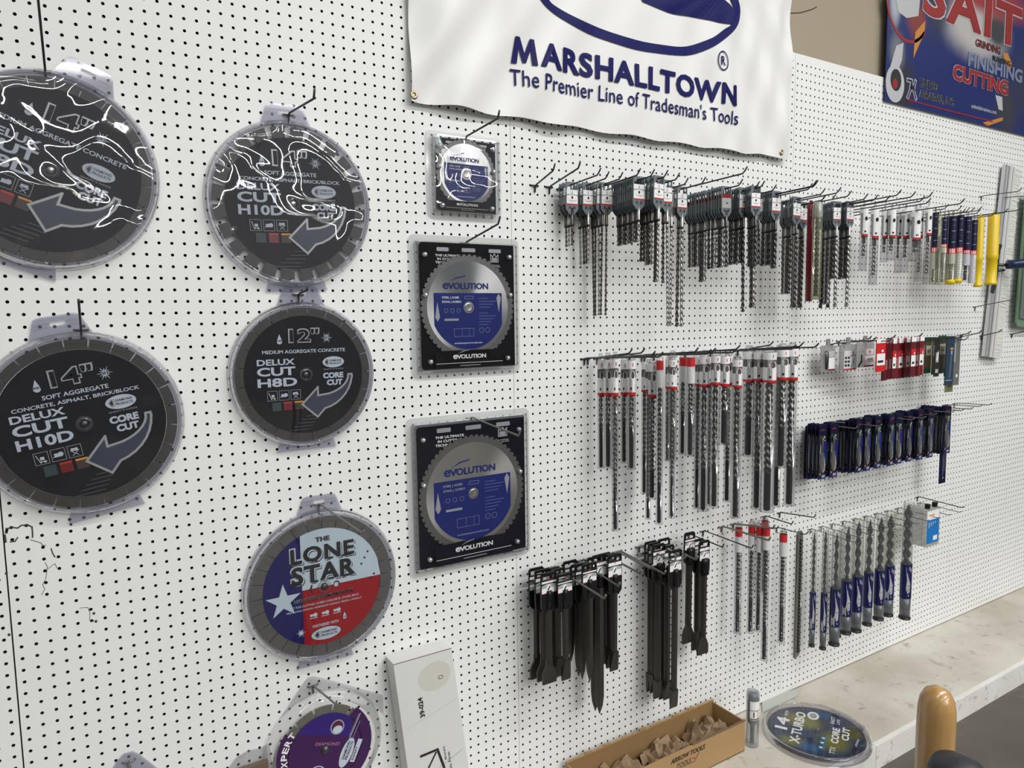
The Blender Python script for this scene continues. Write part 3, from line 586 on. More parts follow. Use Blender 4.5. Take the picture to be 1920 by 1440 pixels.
def stext(t,xa,xb,za,zb,m,bold,out=None,y=-.02,**k):
    if out: mb.text(t,(xa+xb)/2,(za+zb)/2,(xb-xa)*1.012,(zb-za)*1.06,y+.01,out,bold=bold+.035,**k)
    mb.text(t,(xa+xb)/2,(za+zb)/2,xb-xa,zb-za,y-.03,m,bold=bold,**k)
SR=mat('sign_red',(.27,.010,.010),.4); SW=mat('sign_grey_white',(.45,.45,.47),.4)
stext('SAIT',127.0,160.2,47.6,55.0,SR,.04,SW,sp=1.12); stext('GRINDING',144,152.8,45.5,46.8,mat('sign_maroon',(.13,.02,.02),.4),.035)
stext('FINISHING',141.8,161.5,41.7,44.2,mat('sign_slate',(.17,.20,.30),.4),.05,y=-.01); stext('BLENDING',150.1,156.8,44.0,45.0,INK,.03,y=-.035); stext('CUTTING',137,156.3,38.7,41.4,SR,.06,SW,y=-.045)
stext('UNITED',127,132.6,36.0,37.4,INK,.035,mat('sign_glow',(.42,.45,.60),.4)); stext('ABRASIVES, INC.',127,138,34.2,35.6,INK,.035,mat('sign_glow',(.42,.45,.60),.4)); stext('unitedabrasives.com',143.5,152.5,34.9,35.6,SW,.01)
for pts,m,wd in (([(1702,150),(1709,152),(1707,164),(1713,166),(1716,153)],INK,.35),([(1702,182),(1710,160),(1717,184)],INK,.35),([(1702,187),(1780,208),(1861,228)],SR,.22)):
    p=[qs(*a) for a in pts]; mb.stroke(p,wd*2.0 if m is INK else wd,-.02,mat('sign_glow',(.42,.45,.60),.4)) if m is INK else None; mb.stroke(p,wd,-.03,m)
mb.ring(*qs(1705,0),6.4,6.6,.5,-.02,SR,40,180,320)
mb.poly([qs(*p) for p in ((1712,110),(1716,60),(1735,38),(1733,62))],-.02,mat('sign_orange',(.50,.20,.03),.4)); mb.poly([qs(*p) for p in ((1885,120),(1880,100),(1889,99),(1897,118),(1893,138))],-.02,mat('sign_orange',(.50,.20,.03),.4)); mb.poly([qs(*p) for p in ((1842,230),(1880,220),(1880,226),(1852,236))],-.02,mat('sign_orange',(.50,.20,.03),.4))
mb.poly([qs(*p) for p in ((1667,133),(1678,148),(1691,112),(1694,80),(1680,86))],-.02,SW); x,z=qs(1678,157); mb.ell(x,z,2.6,2.9,-.025,SW); mb.ell(x+.2,z+.6,1.5,1.7,-.03,INK); mb.ell(x,z,.7,.8,-.035,SR)
mb.poly([qs(*p) for p in ((1866,178),(1872,205),(1880,208),(1879,182))],-.02,SW); mb.poly([qs(*p) for p in ((1680,0),(1725,0),(1722,30),(1700,34),(1684,22))],-.01,SW)
mb.build('banner_print',r,'printed lettering and abrasive tool pictures')
# scuff on the tan wall between the banners
# ================================================================== TOP ROW: carded masonry bits
ZR1=14.08; CARDW=.84
def card_proto(kind):
    r=bpy.data.objects.new('drill_bit_card',None); r.empty_display_size=.02
    mb=MB(); m=GPLAST; w=CARDW
    mb.ext([(-w,-2.45),(-.3,-3.05),(.3,-3.05),(w,-2.45),(w,-.32),(-w,-.32)],-.06,.05,m)
    mb.box(-w,-w+.16,-.06,.05,-.32,.35,m); mb.box(w-.16,w,-.06,.05,-.32,.35,m); mb.box(-w,w,-.06,.05,.35,.56,m); mb.box(-w+.16,-w+.5,-.06,.05,.02,.35,m)
    for s in (-1,1): mb.poly([(s*.28-.10,-2.12),(s*.28+.10,-2.12),(s*.28+.14*(s>0)+.06,-2.42),(s*.28-.14*(s<0)-.06,-2.42)],-.065,INK)
    a=mb.build('holder'); a.parent=r
    mb=MB(); y=-.07; w2=w-.09
    if kind=='w':
        mb.rect(-w2,w2,-1.98,-.30,y,PAPER); mb.rect(-w2,w2,-.90,-.82,y-.008,GREYP); mb.poly([(-w2,-.98),(-.3,-.90),(.3,-.90),(w2,-.98),(w2,-.90),(-w2,-.90)],y-.01,mat('mid_grey_print',(.25,.25,.26),.5))  # grey wedges under the band are label print
        mb.ell(0,-1.16,.24,.27,y-.014,PAPER,18); mb.ell(0,-1.17,.13,.16,y-.018,CHAR,12); mb.rect(-.04,.04,-.68,-.42,y-.01,RED); mb.rect(-.16,.16,-.76,-.71,y-.01,GREYP)
        mb.rect(-.34,.34,-1.57,-1.52,y-.01,RED); mb.rect(-.5,-.4,-1.5,-1.4,y-.01,GREYP); mb.rect(.40,.50,-1.52,-1.42,y-.01,GREYP); mb.rect(-w2,w2,-1.98,-1.84,y-.01,RED)
    elif kind=='r':
        mb.rect(-w2,w2,-.82,-.32,y,mat('deep_red_print',(.20,.008,.012),.4)); mb.rect(-w2,w2,-1.98,-.82,y,mat('grey_label',(.36,.36,.35),.5)); 
        for i in range(4): mb.rect(-.35,.1+.07*(i%3),-1.15-.16*i,-1.12-.16*i,y-.01,GREYP)
        mb.rect(-.1,.25,-1.5,-1.35,y-.01,CHAR)
    else:
        mb.rect(-w2,w2,-1.98,-.30,y,mat('worn_label',(.46,.46,.46),.5)); mb.rect(-w2,w2,-1.98,-1.82,y-.01,DRED)
        for i in range(6): mb.rect(-.4,.2+.1*(i%2),-.55-.18*i,-.51-.18*i,y-.01,GREYP)
        mb.rect(-.2,.4,-1.7,-1.5,y-.01,INK)
    b=mb.build('label'); b.parent=a; return r,a,b
PROTO={k:card_proto(k) for k in 'wrg'}
_bit={}
def bit_mesh(L,r,shiny):
    L=round(L*2)/2; k=(L,r,shiny)
    if k not in _bit:
        mb=MB(); m=(mat('bit_silver',(.42,.41,.39),.32,metal=.9),mat('bit_grey',(.10,.098,.092),.32,metal=.85),mat('bit_bronze',(.13,.11,.085),.36,metal=.8))[shiny]
        mb.lathe_z([(.19,-2.3),(.20,-4.05),(.21,-4.1),(.21,-4.2)],m,10); mb.lathe_z([(.215,-4.16),(.215,-4.32)],INK,10); 
        mb.lathe_z([(.12,-4.3),(r*.8,-4.6),(r*.8,-5.0)],m,8); mb.flute(r,-4.9,-L+.1,1.15 if r<.2 else 1.5,m,step=.18,n=8,core=.5); _bit[k]=mb.me('bit')
    return _bit[k]
first_used={k:False for k in 'wrg'}
def card(kind,X,d,Zs,vb,r,shiny,label):
    rt,a,b=PROTO[kind]; Zb=ZV(X,d,vb); L=Zs-Zb
    if not first_used[kind]: first_used[kind]=True; o,ha,lb=rt,a,b; col.objects.link(o)
    else:
        o=rt.copy(); col.objects.link(o); ha=a.copy(); col.objects.link(ha); ha.parent=o; lb=b.copy(); col.objects.link(lb); lb.parent=ha
    place(o,X,d,Zs-.30,ry=math.radians(random.uniform(-1.2,1.2)),rz=math.radians(random.uniform(-5,5)))
    bt=bpy.data.objects.new('bit',bit_mesh(L,r,shiny)); col.objects.link(bt); bt.parent=o
    tag(o,label,'drill bit','grey-carded masonry bits in the top row'); return o
def ladder(hx,cards,L,Zw,tilt):
    pass
HB=[('e',1036.8,320.2),('e',1084,315.5),('c',1119.6,328.5),('c',1135,334.8),('c',1160.7,335.8),('c',1193.5,329),('c',1219.6,330.6),('c',1244.6,332.2),('c',1266.5,336.9),('c',1283,345.7),
 ('x',1315.4,344.2),('c',1392.3,325.5),('c',1384.5,347.9),('c',1416,352),('c',1425.6,351),('c',1447.5,357.8),('c',1523.8,349.5),('x',1514.6,355.3),('c',1538.6,364.4),('c',1568.4,362.1),('c',1541,375.3),('t',1588,368.4),('c',1618.3,374.2),('c',1637.5,375.4),
 ('t',1660,376.7),('t',1680.8,366.3),('t',1707.5,369.6),('t',1725,377.5),('t',1736.7,381.3),('t',1790,363),('t',1799.6,382)]
CG={2:[(1060.7,457),(1066.5,457),(1072.5,456)],3:[(1086,490),(1092.5,488),(1097,486),(1102.4,490)],4:[(1110,585.6),(1116.5,584),(1122.7,583.5),(1130,584)],5:[(1137.8,583)],
 6:[(1158,457.5),(1164.4,458),(1171.7,457.5),(1178.4,455),(1185,453),(1191.5,451),(1197.7,450)],7:[(1204,490),(1210,489),(1217,490),(1229,523),(1234.7,524)],8:[(1243.5,524),(1249.8,606)],9:[(1259,606)],
 11:[(1272.7,609),(1278.4,607)],12:[(1292,497),(1301.6,495),(1306,495),(1312.6,526),(1317.8,524),(1328.7,498),(1342.8,497),(1352,498),(1361,496)],
 13:[(1368.8,495),(1376,493),(1380.8,494),(1387,493),(1393.3,578)],14:[(1403.7,495),(1409.5,576),(1416,498)],15:[(1422.5,490)],16:[(1431,498),(1437,497),(1444,495),(1450,500),(1455,497)],
 19:[(1468.7,548.7),(1474.5,548),(1483,547)],18:[(1488,572),(1493.4,572)],20:[(1500,571),(1506.5,571)],22:[(1544.4,571),(1550,570),(1556,570),(1562.7,520.6),(1569,569)],23:[(1576,520),(1582,519),(1587.5,519),(1593.6,569)]}
for i_ in list(CG):
    if i_>=6 and i_ not in (8,9,11,15):
        o_=[]; c_=CG[i_]
        for a_,b_ in zip(c_,c_[1:]):
            o_.append(a_)
            if b_[0]-a_[0]>=5.4: o_.append(((a_[0]+b_[0])/2,a_[1]-2))
        CG[i_]=o_+[c_[-1]]
hk_no=0; h1={}
for i,(k,u,v_) in enumerate(HB):
    if k=='e':
        X,Z=(51.08,14.05) if i==0 else (53.05,14.05); d,zt=PX(u,v_,X)
        hook(X,Z,d,zt-Z,('leftmost','second from left')[i]+' empty peg hook of the top row, pointing up to the right','peg hooks of the top row')
        continue
    zt=14.35; X,d=PZ(u,v_,zt); d=min(d,15)
    base=zt-.45; h1[i]=(X,d,base,zt)
    hook(X,base,d,zt-base,'%s peg hook from the left in the top row, tip bent upward'%ORD[i],'peg hooks of the top row',tipa=45,double=(i in (16,)),r=.085,tip=.9)
lh=0
for i,cs in CG.items():
    X,L,base,zt=h1[i]; lh+=1; n=len(cs); prev=0
    ds=[]
    for (u,vb) in cs:
        d,_=PX(u,400,X); ds.append(d)
    lo=.9
    for j in range(n):
        d=max(lo,min(ds[j],L-.5-(n-1-j)*.36)); lo=d+.34
        u,vb=cs[j]; Xc,_=P(u,400,d)
        if abs(Xc-X)>1.2: Xc=X+math.copysign(1.2,Xc-X)
        Zs=base+.12+(zt-base-.12)*min(1,d/L)
        kind='r' if i==12 else ('g' if (i in (19,) and j>0) else 'w')
        front=n-1-j
        lab='grey carded drill bit, %s on the %s loaded hook, top row'%('frontmost' if front==0 else ORD[front]+' behind the front one',ORD[lh-1])
        rad=.14 if lh<5 else (.19 if i<11 else (.22 if i<16 else .26))
        card(kind,Xc,d,Zs,vb,rad,(0,1,2)[(i+j)%3] if i<12 else (1,0,1)[(i*2+j)%3],lab)
def tube_hook(X,Z,L,label): return hook(X,Z-.35,L,.25,label,None,r=.075,tipa=45,tip=.8)
# clear plastic tubes with printed wraps -----------------------------------------
def wrapf(r): return lambda x,y,z:(r*math.sin(x/r),-r*math.cos(x/r)+y,z)
def cyl_patch(mb,r,a0,a1,z0,z1,m,n=10,dy=0):
    mb.warp=None; v=[];f=[]
    for i in range(n+1):
        t=a0+(a1-a0)*i/n; v+=[((r+dy)*math.sin(t),-(r+dy)*math.cos(t),z0),((r+dy)*math.sin(t),-(r+dy)*math.cos(t),z1)]
    mb.add(v,[(2*i,2*i+2,2*i+3,2*i+1) for i in range(n)],m,True)
def tube_body(mb,r,L,m,capm=None,flange=1.15,hang=.5):
    mb.lathe_z([(r*.9,0),(r,-.08),(r,-L+.12),(r*flange,-L+.10),(r*flange,-L),(r*.9,-L)],m,16)
    mb.box(-r*.45,r*.45,-.05,.05,-.02,hang,m) if hang else None
def small_tube(u,vt,vb,wpx,label,vlab,d=5.2,long=False,dark=False):
    X,Zt=P(u,vt,d); sc=scale_at(X,d); r=max(.3,wpx*.5/sc); Zt2=ZV(X,d,vt); L=Zt2-ZV(X,d,vb); Ll=Zt2-ZV(X,d,vlab)
    o=root('bit_tube',X,d,Zt2,label,'drill bit','clear bit tubes at the right of the top row'); mb=MB(); tube_body(mb,r,L,TUBE,hang=.75); tb_=mb.build('tube',o)
    mb=MB(); R=r*1.015; cyl_patch(mb,R,-math.pi,math.pi,-Ll*.22,0,PAPER,20); cyl_patch(mb,R,-1.9,-1.25,-Ll*.93,-Ll*.22,mat('faded_grey_wrap',(.30,.31,.32),.4)); cyl_patch(mb,R,-1.25,2.2,-Ll*.93,-Ll*.22,PAPER); cyl_patch(mb,R,-1.6,1.6,-Ll,-Ll*.93,RED,14); cyl_patch(mb,R,-1.6,1.2,-Ll*1.05,-Ll*1.01,INK)
    mb.warp=wrapf(R+.012); mb.ell(-.5*r,-Ll*.40,r*.62,Ll*.10,-.0,PAPER,16); mb.ell(-.45*r,-Ll*.41,r*.40,Ll*.07,-.012,CHAR,14); mb.rect(-r*.9,-r*.4,-Ll*.88,-Ll*.82,-.005,CHAR)
    for i in range(3): mb.rect(-r*.8,r*.1,-Ll*(.56+.08*i),-Ll*(.57+.08*i)+.04,-.005,GREYP)
    mb.build('printed_wrap',tb_)
    mb=MB(); s=mat('tube_bit_silver',(.30,.30,.29),.25,metal=.95); mb.lathe_z([(r*.35,-.5),(r*.5,-.9),(r*.5,-Ll*1.25)],s,10); mb.flute(r*.5,-Ll*1.25,-L*.86 if long else -(Ll+(L-Ll)*.55),1.3,s,step=.2,n=8); mb.build('bit',o); return o
for a in ((1621,388,508,14,'leftmost red-banded clear bit tube right of the grey cards',443),(1641,389,535,15,'second red-banded clear bit tube in the top row, hanging low with a long bit',447,4.6,True),(1659.6,393,492,12,'third red-banded clear bit tube in the top row, short',446),
 (1673,392.5,489,14,'fourth red-banded clear bit tube in the top row, short and wide',445,6.2),(1686,394,512.5,10,'fifth red-banded clear bit tube in the top row, narrow',446,4.8),(1699,392.5,511,14,'sixth red-banded clear bit tube in the top row',446,6),
 (1717.5,395,490,18,'widest red-banded clear bit tube in the top row',450,7.5),(1726,390,528,12,'long clear bit tube half hidden behind the widest red-banded tube',445,5.2,True),(1742,386.7,532,12,'last red-banded clear bit tube, just left of the navy wrapped tubes',441,6.5,True)):
    small_tube(a[0],a[1],a[2],a[3],a[4],a[5],*(a[6:7] or (5.2,)),long=len(a)>7)
YEL=mat('yellow_plastic',(.70,.50,.01),.35,spec=.5); SRED=mat('bright_red_band',(.62,.03,.02),.4); WRAPN=mat('navy_wrap',(.008,.01,.04),.25)
def navy_tube(u,vt,vb,wpx,label,v1,v2,v3,cap=None,white=1,d=6,rib=False,tm=None):
    X,_=P(u,vt,d); Zt=ZV(X,d,vt); sc=scale_at(X,d); r=max(.3,wpx*.5/sc); z=lambda v:ZV(X,d,v)-Zt; L=-z(vb)
    tube_hook(X,Zt+.45,d+(2.6 if int(u)%2 else 1.3),'short peg hook carrying the '+' '.join(label.split()[:9])); o=root('bit_tube',X,d,Zt,label,'drill bit','clear bit tubes at the right of the top row'); mb=MB(); tube_body(mb,r,L,tm or TUBEY,flange=1.02,hang=.8); tb_=mb.build('tube',o)
    mb=MB(); R=r*1.015
    if v1: cyl_patch(mb,R,-math.pi,math.pi,z(v1),-.1,WRAPN,20); cyl_patch(mb,R,-math.pi,math.pi,z(v2),z(v1),SRED,20)
    if v1:
        for i in range(5): cyl_patch(mb,R+.01,-1.15,-.35,z(v1)*(.12+.17*i)-.1,z(v1)*(.12+.17*i),(GREYP,DRED,GREYP,mat('maroon_print',(.10,.012,.02),.4),GREYP)[i],4)
        for i in range(3): cyl_patch(mb,R+.01,-1.5+.45*i,-1.25+.45*i,z(v2)*.985,z(v1)*1.02,PAPER,2)
    if v3:
        if rib:
            pr=[]; zz=z(v2); 
            while zz>z(v3): pr+=[(R,zz),(R*.93,zz-.18)]; zz-=.36
            mb.lathe_z(pr,mat('white_plastic',(.72,.74,.78),.4),16,caps=False)
        else: cyl_patch(mb,R*.97,-math.pi,math.pi,z(v3),z(v2),mat('white_plastic',(.72,.74,.78),.4),18)
    if mb.v: mb.build('printed_wrap',tb_)
    mb=MB(); mb.lathe_z([(r*.5,-L*.5),(r*.55,-L*.74),(r*.3,-L*.78),(r*.3,-L*.97)],DSTEEL,10); mb.flute(r*.42,-L*.3,-L*.94,1.2,DSTEEL,step=.2,n=8); mb.build('bit',o)
    if cap: mb=MB(); mb.lathe_z([(r*1.02,-L+.55),(r*1.16,-L+.35),(r*1.16,-L-.05),(r*.8,-L-.2)],YEL,18); mb.build('end_cap',o,'yellow end cap')
navy_tube(1754,398,533,12,'navy and red wrapped bit tube beside the red-banded tubes',464,474,505,d=6)
navy_tube(1763,402,534,8,'narrow yellowed clear bit tube with no wrap',None,None,None,d=6.8)
navy_tube(1771,407,533,12,'navy wrapped bit tube behind the narrow clear tube',458,464,474,d=5.5); navy_tube(1779,405,530,11,'third navy wrapped bit tube, dark and half hidden',467,476,None,d=4.8)
navy_tube(1787,405,531,14,'navy wrapped bit tube with a short white sleeve and yellow bottom cap',466,476,495,True,d=6.2); navy_tube(1801,403,529,13,'navy wrapped bit tube with a long ribbed white sleeve and yellow cap',464,474,526,True,d=6.6,rib=True)
navy_tube(1814.5,406,529,14,'navy wrapped bit tube with a dark shank below a white sleeve',469,476,498,d=6.8,tm=TUBE); navy_tube(1827,412,531,12,'navy wrapped bit tube next to the yellow tubes, all white below',470,478,531,d=6.5,tm=TUBE)
def yellow_tube(u,vt,vb,wpx,label,d,lab):
    X,_=P(u,vt,d); Zt=ZV(X,d,vt); sc=scale_at(X,d); r=wpx*.5/sc; tube_hook(X,Zt+.4,d+3.5,'peg hook carrying the '+label.split(' beside')[0]); L=Zt-ZV(X,d,vb)
    o=root('bit_tube',X,d,Zt,label,'drill bit','yellow bit tubes'); mb=MB()
    mb.lathe_z([(r*.85,0),(r,-.15),(r,-L*.56),(r*1.04,-L*.57),(r*1.04,-L*.63),(r*.93,-L*.64),(r*.93,-L+.5),(r*1.08,-L+.4),(r*1.08,-L)],YEL,24); mb.box(-r*.3,r*.3,-.1,.1,-.05,.55,YEL); tb_=mb.build('tube',o)
    mb=MB(); a0=.15; cyl_patch(mb,r*1.01,a0,1.5,-L*.30,-.6,SRED); cyl_patch(mb,r*1.01+.01,a0+.08,1.5,-L*.27,-L*.13,PAPER); mb.build('label',o,'red and white label')
yellow_tube(1839,407,538,13,'slimmer of the two yellow plastic bit tubes',6.5,0); yellow_tube(1864,403,534,19.5,'fatter yellow plastic bit tube beside the aluminium broom head',7.5,0)
# red tube and greenish clear tube among the cards
X,_=P(1520,383,6.5); Zt=ZV(X,6.5,383); tube_hook(X,Zt+.3,8,'peg hook through the long dark red plastic tube'); L=Zt-ZV(X,6.5,565); o=root('bit_tube',X,6.5,Zt,'long dark red plastic bit tube among the grey cards','drill bit')
mb=MB(); mb.lathe_z([(.3,0),(.42,-.2),(.42,-L)],mat('translucent_red',(.22,.004,.02),.2,coat=.3),16); mb.box(-.2,.2,-.05,.05,-.05,.5,mat('translucent_red',(.22,.004,.02),.2,coat=.3)); tb_=mb.build('tube',o); 
mb=MB(); mb.lathe_z([(.2,0),(.22,-.1),(.22,-L)],DSTEEL,10,.62,.1); mb.build('bit',o)
X,_=P(1534,379,8); Zt=ZV(X,8,379); tube_hook(X,Zt+.15,10,'peg hook through the fat greenish clear tube'); L=Zt-ZV(X,8,562); o=root('bit_tube',X,8,Zt,'fat greenish clear bit tube with white tape at the top, left of the last cards','drill bit')
mb=MB(); mb.lathe_z([(.5,0),(.62,-.25),(.62,-L)],TUBEY,20); tb_=mb.build('tube',o); mb=MB(); mb.flute(.3,-2.2,-L+.6,1.4,DSTEEL,n=8,step=.2); mb.lathe_z([(.2,-.4),(.28,-.6),(.28,-2.3)],STEEL,10); mb.build('bit',o)
mb=MB(); mb.lathe_z([(.5,0.02),(.635,-.25),(.635,-1.9),(.60,-2.1)],clear('frosted_cap',(.8,.8,.74),.1,.15,haze=.35,hazecol=(.8,.8,.75)),20); mb.build('end_cap',o)
# ================================================================== SECOND ROW: SDS bits in clear tubes
def ridge(mb,r,z0,z1,m,cy=0): mb.lathe_z([(r,z0),(r,z1)],m,8,0,cy)
SPIR=mat('hammer_bit_steel',(.12,.118,.112),.28,metal=.9,noise=.15,nscale=60); SHANK=mat('hammer_bit_shank',(.022,.021,.02),.4,metal=.3)
WRAPG=mat('wrap_dark_photo',(.10,.10,.10),.4)
def sds_tube(u,vt,vb,wpx,vsh,vlab,label,d,red=False,grp='hammer bits in clear tubes, second row',brfrac=.62,lab=True,hatch=False,tm=None,cat='drill bit'):
    X,_=P(u,(vt+vb)/2 if False else vt,d); Zt=ZV(X,d,vt); sc=scale_at(X,d); r=max(.28,wpx*.5/sc); z=lambda v:ZV(X,d,v)-Zt; L=-z(vb)
    o=root('bit_tube',X,d,Zt,label,cat,grp); mb=MB(); tube_body(mb,r,L,tm or TUBE,flange=1.22,hang=0)
    mb.lathe_z([(r*.55,.45),(r*.62,.2),(r*.9,0)],tm or TUBE,12); tb_=mb.build('tube',o)
    zl=z(vlab); mb=MB(); R=r*1.02
    if red:
        cyl_patch(mb,R+.01,-math.pi,math.pi,zl*.42,zl*.12,RED,18); cyl_patch(mb,R,-math.pi,math.pi,zl,zl*.42,mat('frosted_label',(.62,.63,.64),.4),18); mb.warp=wrapf(R+.012)
        for i in range(3): mb.rect(-.3*r+.35*r*i,-.1*r+.35*r*i,zl*.47,zl*.45,0,RED)
        for i in range(4): mb.rect(-.5*r,.3*r+.1*r*(i%2),zl*(.56+.1*i),zl*(.555+.1*i)+.03,0,GREYP)
    elif lab:
        cyl_patch(mb,R,-math.pi,math.pi,zl*.30,zl*.08,PAPER,18); cyl_patch(mb,R,-math.pi,math.pi,zl*.52,zl*.30,WRAPG,18); cyl_patch(mb,R,-math.pi,math.pi,zl*.90,zl*.52,PAPER,18)
        cyl_patch(mb,R,-1.2,-.5,zl*.9,zl*.3,mat('faded_grey_wrap',(.30,.31,.32),.4),5) if wpx>15 else None
        cyl_patch(mb,R,-math.pi,math.pi,zl*.965,zl*.90,RED,18); cyl_patch(mb,R,-1.2,1.6,zl,zl*.965,DRED,10); cyl_patch(mb,R,-.2,1.2,zl*1.02,zl,ORANGE,6)
        mb.warp=wrapf(R+.012); cx=-.38*r; mb.ell(cx,zl*.46,r*.62,-zl*.12,0,PAPER,18); mb.ell(cx,zl*.46,r*.44,-zl*.085,-.01,mat('umber_photo',(.09,.055,.045),.4),14)
        mb.rect(cx-.05,cx+.05,zl*.24,zl*.15,0,RED); mb.rect(cx-.45*r,cx+.5*r,zl*.60,zl*.585,-.005,INK); mb.rect(-1.0*r,-.65*r,zl*.84,zl*.77,0,CHAR); mb.rect(.35*r,.42*r,zl*.85,zl*.70,0,GREYP); mb.ring(.5*r,zl*.70,.13*r,.13*r,.03,0,GREYP,10)
    if mb.v: mb.build('printed_wrap',tb_)
    mb=MB(); zs=z(vsh); br=r*brfrac
    mb.flute(br,-.5,zs+.1,1.9 if br>.35 else 1.2,SPIR,step=.2,n=10,core=.52,tip=False)
    mb.lathe_z([(br*.95,zs+.15),(br*.85,zs),(br*.85,-L+.25),(br*.6,-L+.12)],SHANK,12)
    if hatch:
        zz=zs-.3
        while zz>-L+.6: mb.box(br*.4,br*.95,-br*.9,-br*.4,zz-.05,zz,SPIR); zz-=.28
    mb.build('bit',o); return o
q2=lambda x:1100+x/3.79
def v2(y): return 630+y/3.79
T2=[(100,150,940,48,640,430,1.8,0),(150,145,935,60,640,430,3.0,0),(202,140,1380,48,1085,430,4.3,0),(265,155,900,48,610,425,2.0,0),(318,150,945,60,655,425,3.4,0),
(412,165,1120,45,850,405,2.0,0),(440,190,1300,40,1160,400,3.2,0),(468,170,1155,60,970,440,4.6,0),(520,150,1335,50,1050,365,5.9,1),(578,150,885,34,580,380,5.0,0),(612,130,885,66,580,385,6.8,0),(612,150,1290,44,1015,380,8.4,0),
(685,130,840,50,560,325,2.6,1),(740,130,850,60,560,335,4.2,1),(792,135,1225,42,950,360,2.4,0),(838,125,1240,66,945,365,3.8,0),(880,130,1200,36,940,355,2.0,0),(918,120,1215,66,940,350,5.4,0),
(1010,120,1175,52,900,350,3.0,0),(982,125,770,72,540,360,5.2,0),(1072,150,1290,66,1020,370,4.6,0),(1157,90,850,84,600,330,2.4,0),(1225,95,1225,70,965,325,3.9,0),(1303,95,1245,92,970,335,5.6,0),(1368,85,1210,60,940,320,2.8,0),(1395,75,930,84,650,315,5.0,0),(1463,70,1200,80,930,315,5.6,0)]
for i,(x,t,b,wd,sh,lb,d,red) in enumerate(T2):
    why='with red cap' if red else ('wide' if wd>65 else 'narrow' if wd<50 else '')
    ln='long' if b>1150 else ('short' if b<960 else 'medium')
    sds_tube(q2(x),v2(t),v2(b),wd/3.79,v2(sh),v2(lb),'%s clear tube of hammer bit%s, %s from the left, second row'%(ln,' with red cap' if red else '',ORD[i]),d,bool(red),hatch=i in (8,11,13,19,20))
for i,(u,v_,L2) in enumerate([(1178.5,662.7,0),(1202,661.7,0),(1221,667.4,0),(1302,660,0),(1266,671,0),(1334,661,0),(1348,665,0),(1380,655,0),(1443,647,0),(1437,664,0),(1497.6,655,0),(1498,650,0),(1527,651,0)]):
    X,d=PZ(u,v_,-5.05); d=min(d,13)
    if X>104: X=104
    hook(X,-5.85,d,.8,'%s peg hook from the left in the second row, over the clear tubes'%ORD[i],'peg hooks of the second row',tipa=40)
# ------------------------------------------------------------------ second row, right part
def bag(u0,u1,vt,vb,d,label,content):
    x0,_=P(u0,vt,d); x1,_=P(u1,vt,d); X=(x0+x1)/2; Zt=ZV(X,d,vt); H=Zt-ZV(X,d,vb); w=(x1-x0)/2
    o=root('bit_bag',X,d,Zt,label,'tool bag','small clear zip bags with grey hang tabs'); BG=clear('cloudy_bag_film',(.80,.81,.82),.08,.15,haze=.30,hazecol=(.55,.56,.57),edge=.4,bump=.6,bscale=14)
    mb=MB(); mb.ext([(-w,-H),(w,-H),(w*1.02,-.3),(w*.9,-.15),(-w*.9,-.1),(-w,-.3)],-.16,.12,BG); mb.build('bag',o)
    mb=MB(); mb.box(-.45,.45,-.08,.05,-.2,.85,mat('grey_tab',(.20,.21,.21),.5)); mb.build('hang_tab',o)
    mb=MB(); content(mb,w,H); mb.build('contents',o); return o
def c1(mb,w,H): mb.lathe_z([(.25,-.9),(.45,-1.6),(.42,-H*.6),(.3,-H*.92)],DSTEEL,10,-w*.3,-.02); mb.box(.0,w*.95,-.22,-.18,-H*.92,-H*.50,PAPER); mb.box(.0,w*.95,-.22,-.18,-H*.97,-H*.92,DRED); mb.box(0,w*.9,-.2,-.18,-H*.48,-H*.25,mat('worn_label',(.46,.46,.46),.5))
def c2(mb,w,H): 
    mb.box(-w*.6,w*.98,-.22,-.18,-H*.94,-H*.28,mat('pale_label',(.60,.60,.61),.5)); mb.box(-w*.6,w*.98,-.23,-.18,-H*.98,-H*.94,RED)
    for i in range(6): mb.rect(-w*.5+.35*w*(i%2),-w*.25+.35*w*(i%2),-H*(.58+.14*(i//2)),-H*(.50+.14*(i//2)),-.235,INK)
    mb.stroke([(w*.2,-H*.48),(w*.6,-H*.45),(w*.9,-H*.46)],.12,-.235,INK); mb.stroke([(w*.7,-H*.6),(w*.5,-H*.7),(w*.65,-H*.72),(w*.3,-H*.88)],.1,-.235,CHAR); mb.rect(w*.4,w*.55,-H*.4,-H*.33,-.235,RED)
def c3(mb,w,H): mb.stroke([(-w*.5,-H*.55),(-w*.45,-H*.75),(-w*.8,-H*.95)],.35,-.18,DSTEEL); mb.box(-w*.1,w*.98,-.22,-.18,-H*.94,-H*.55,PAPER); mb.box(0,w*.9,-.22,-.18,-H*.52,-H*.3,PAPER); mb.text('HSS',w*.5,-H*.7,w*.7,H*.09,-.235,INK,bold=.03); mb.rect(.2*w,.9*w,-H*.8,-H*.78,-.235,INK); mb.box(-w*.2,w*.95,-.23,-.2,-H*.99,-H*.94,DRED); mb.rect(w*.35,w*.5,-H*.46,-H*.36,-.235,RED)
bag(1540,1565,646,696,2.2,'leftmost small clear bag with grey tab, holding a dark conical bit',c1); bag(1575,1605,643,694,3.2,'middle small clear bag with a grey pictured card',c2); bag(1606,1638,640,688,4.2,'rightmost small clear bag with a white card, left of the red packs',c3)
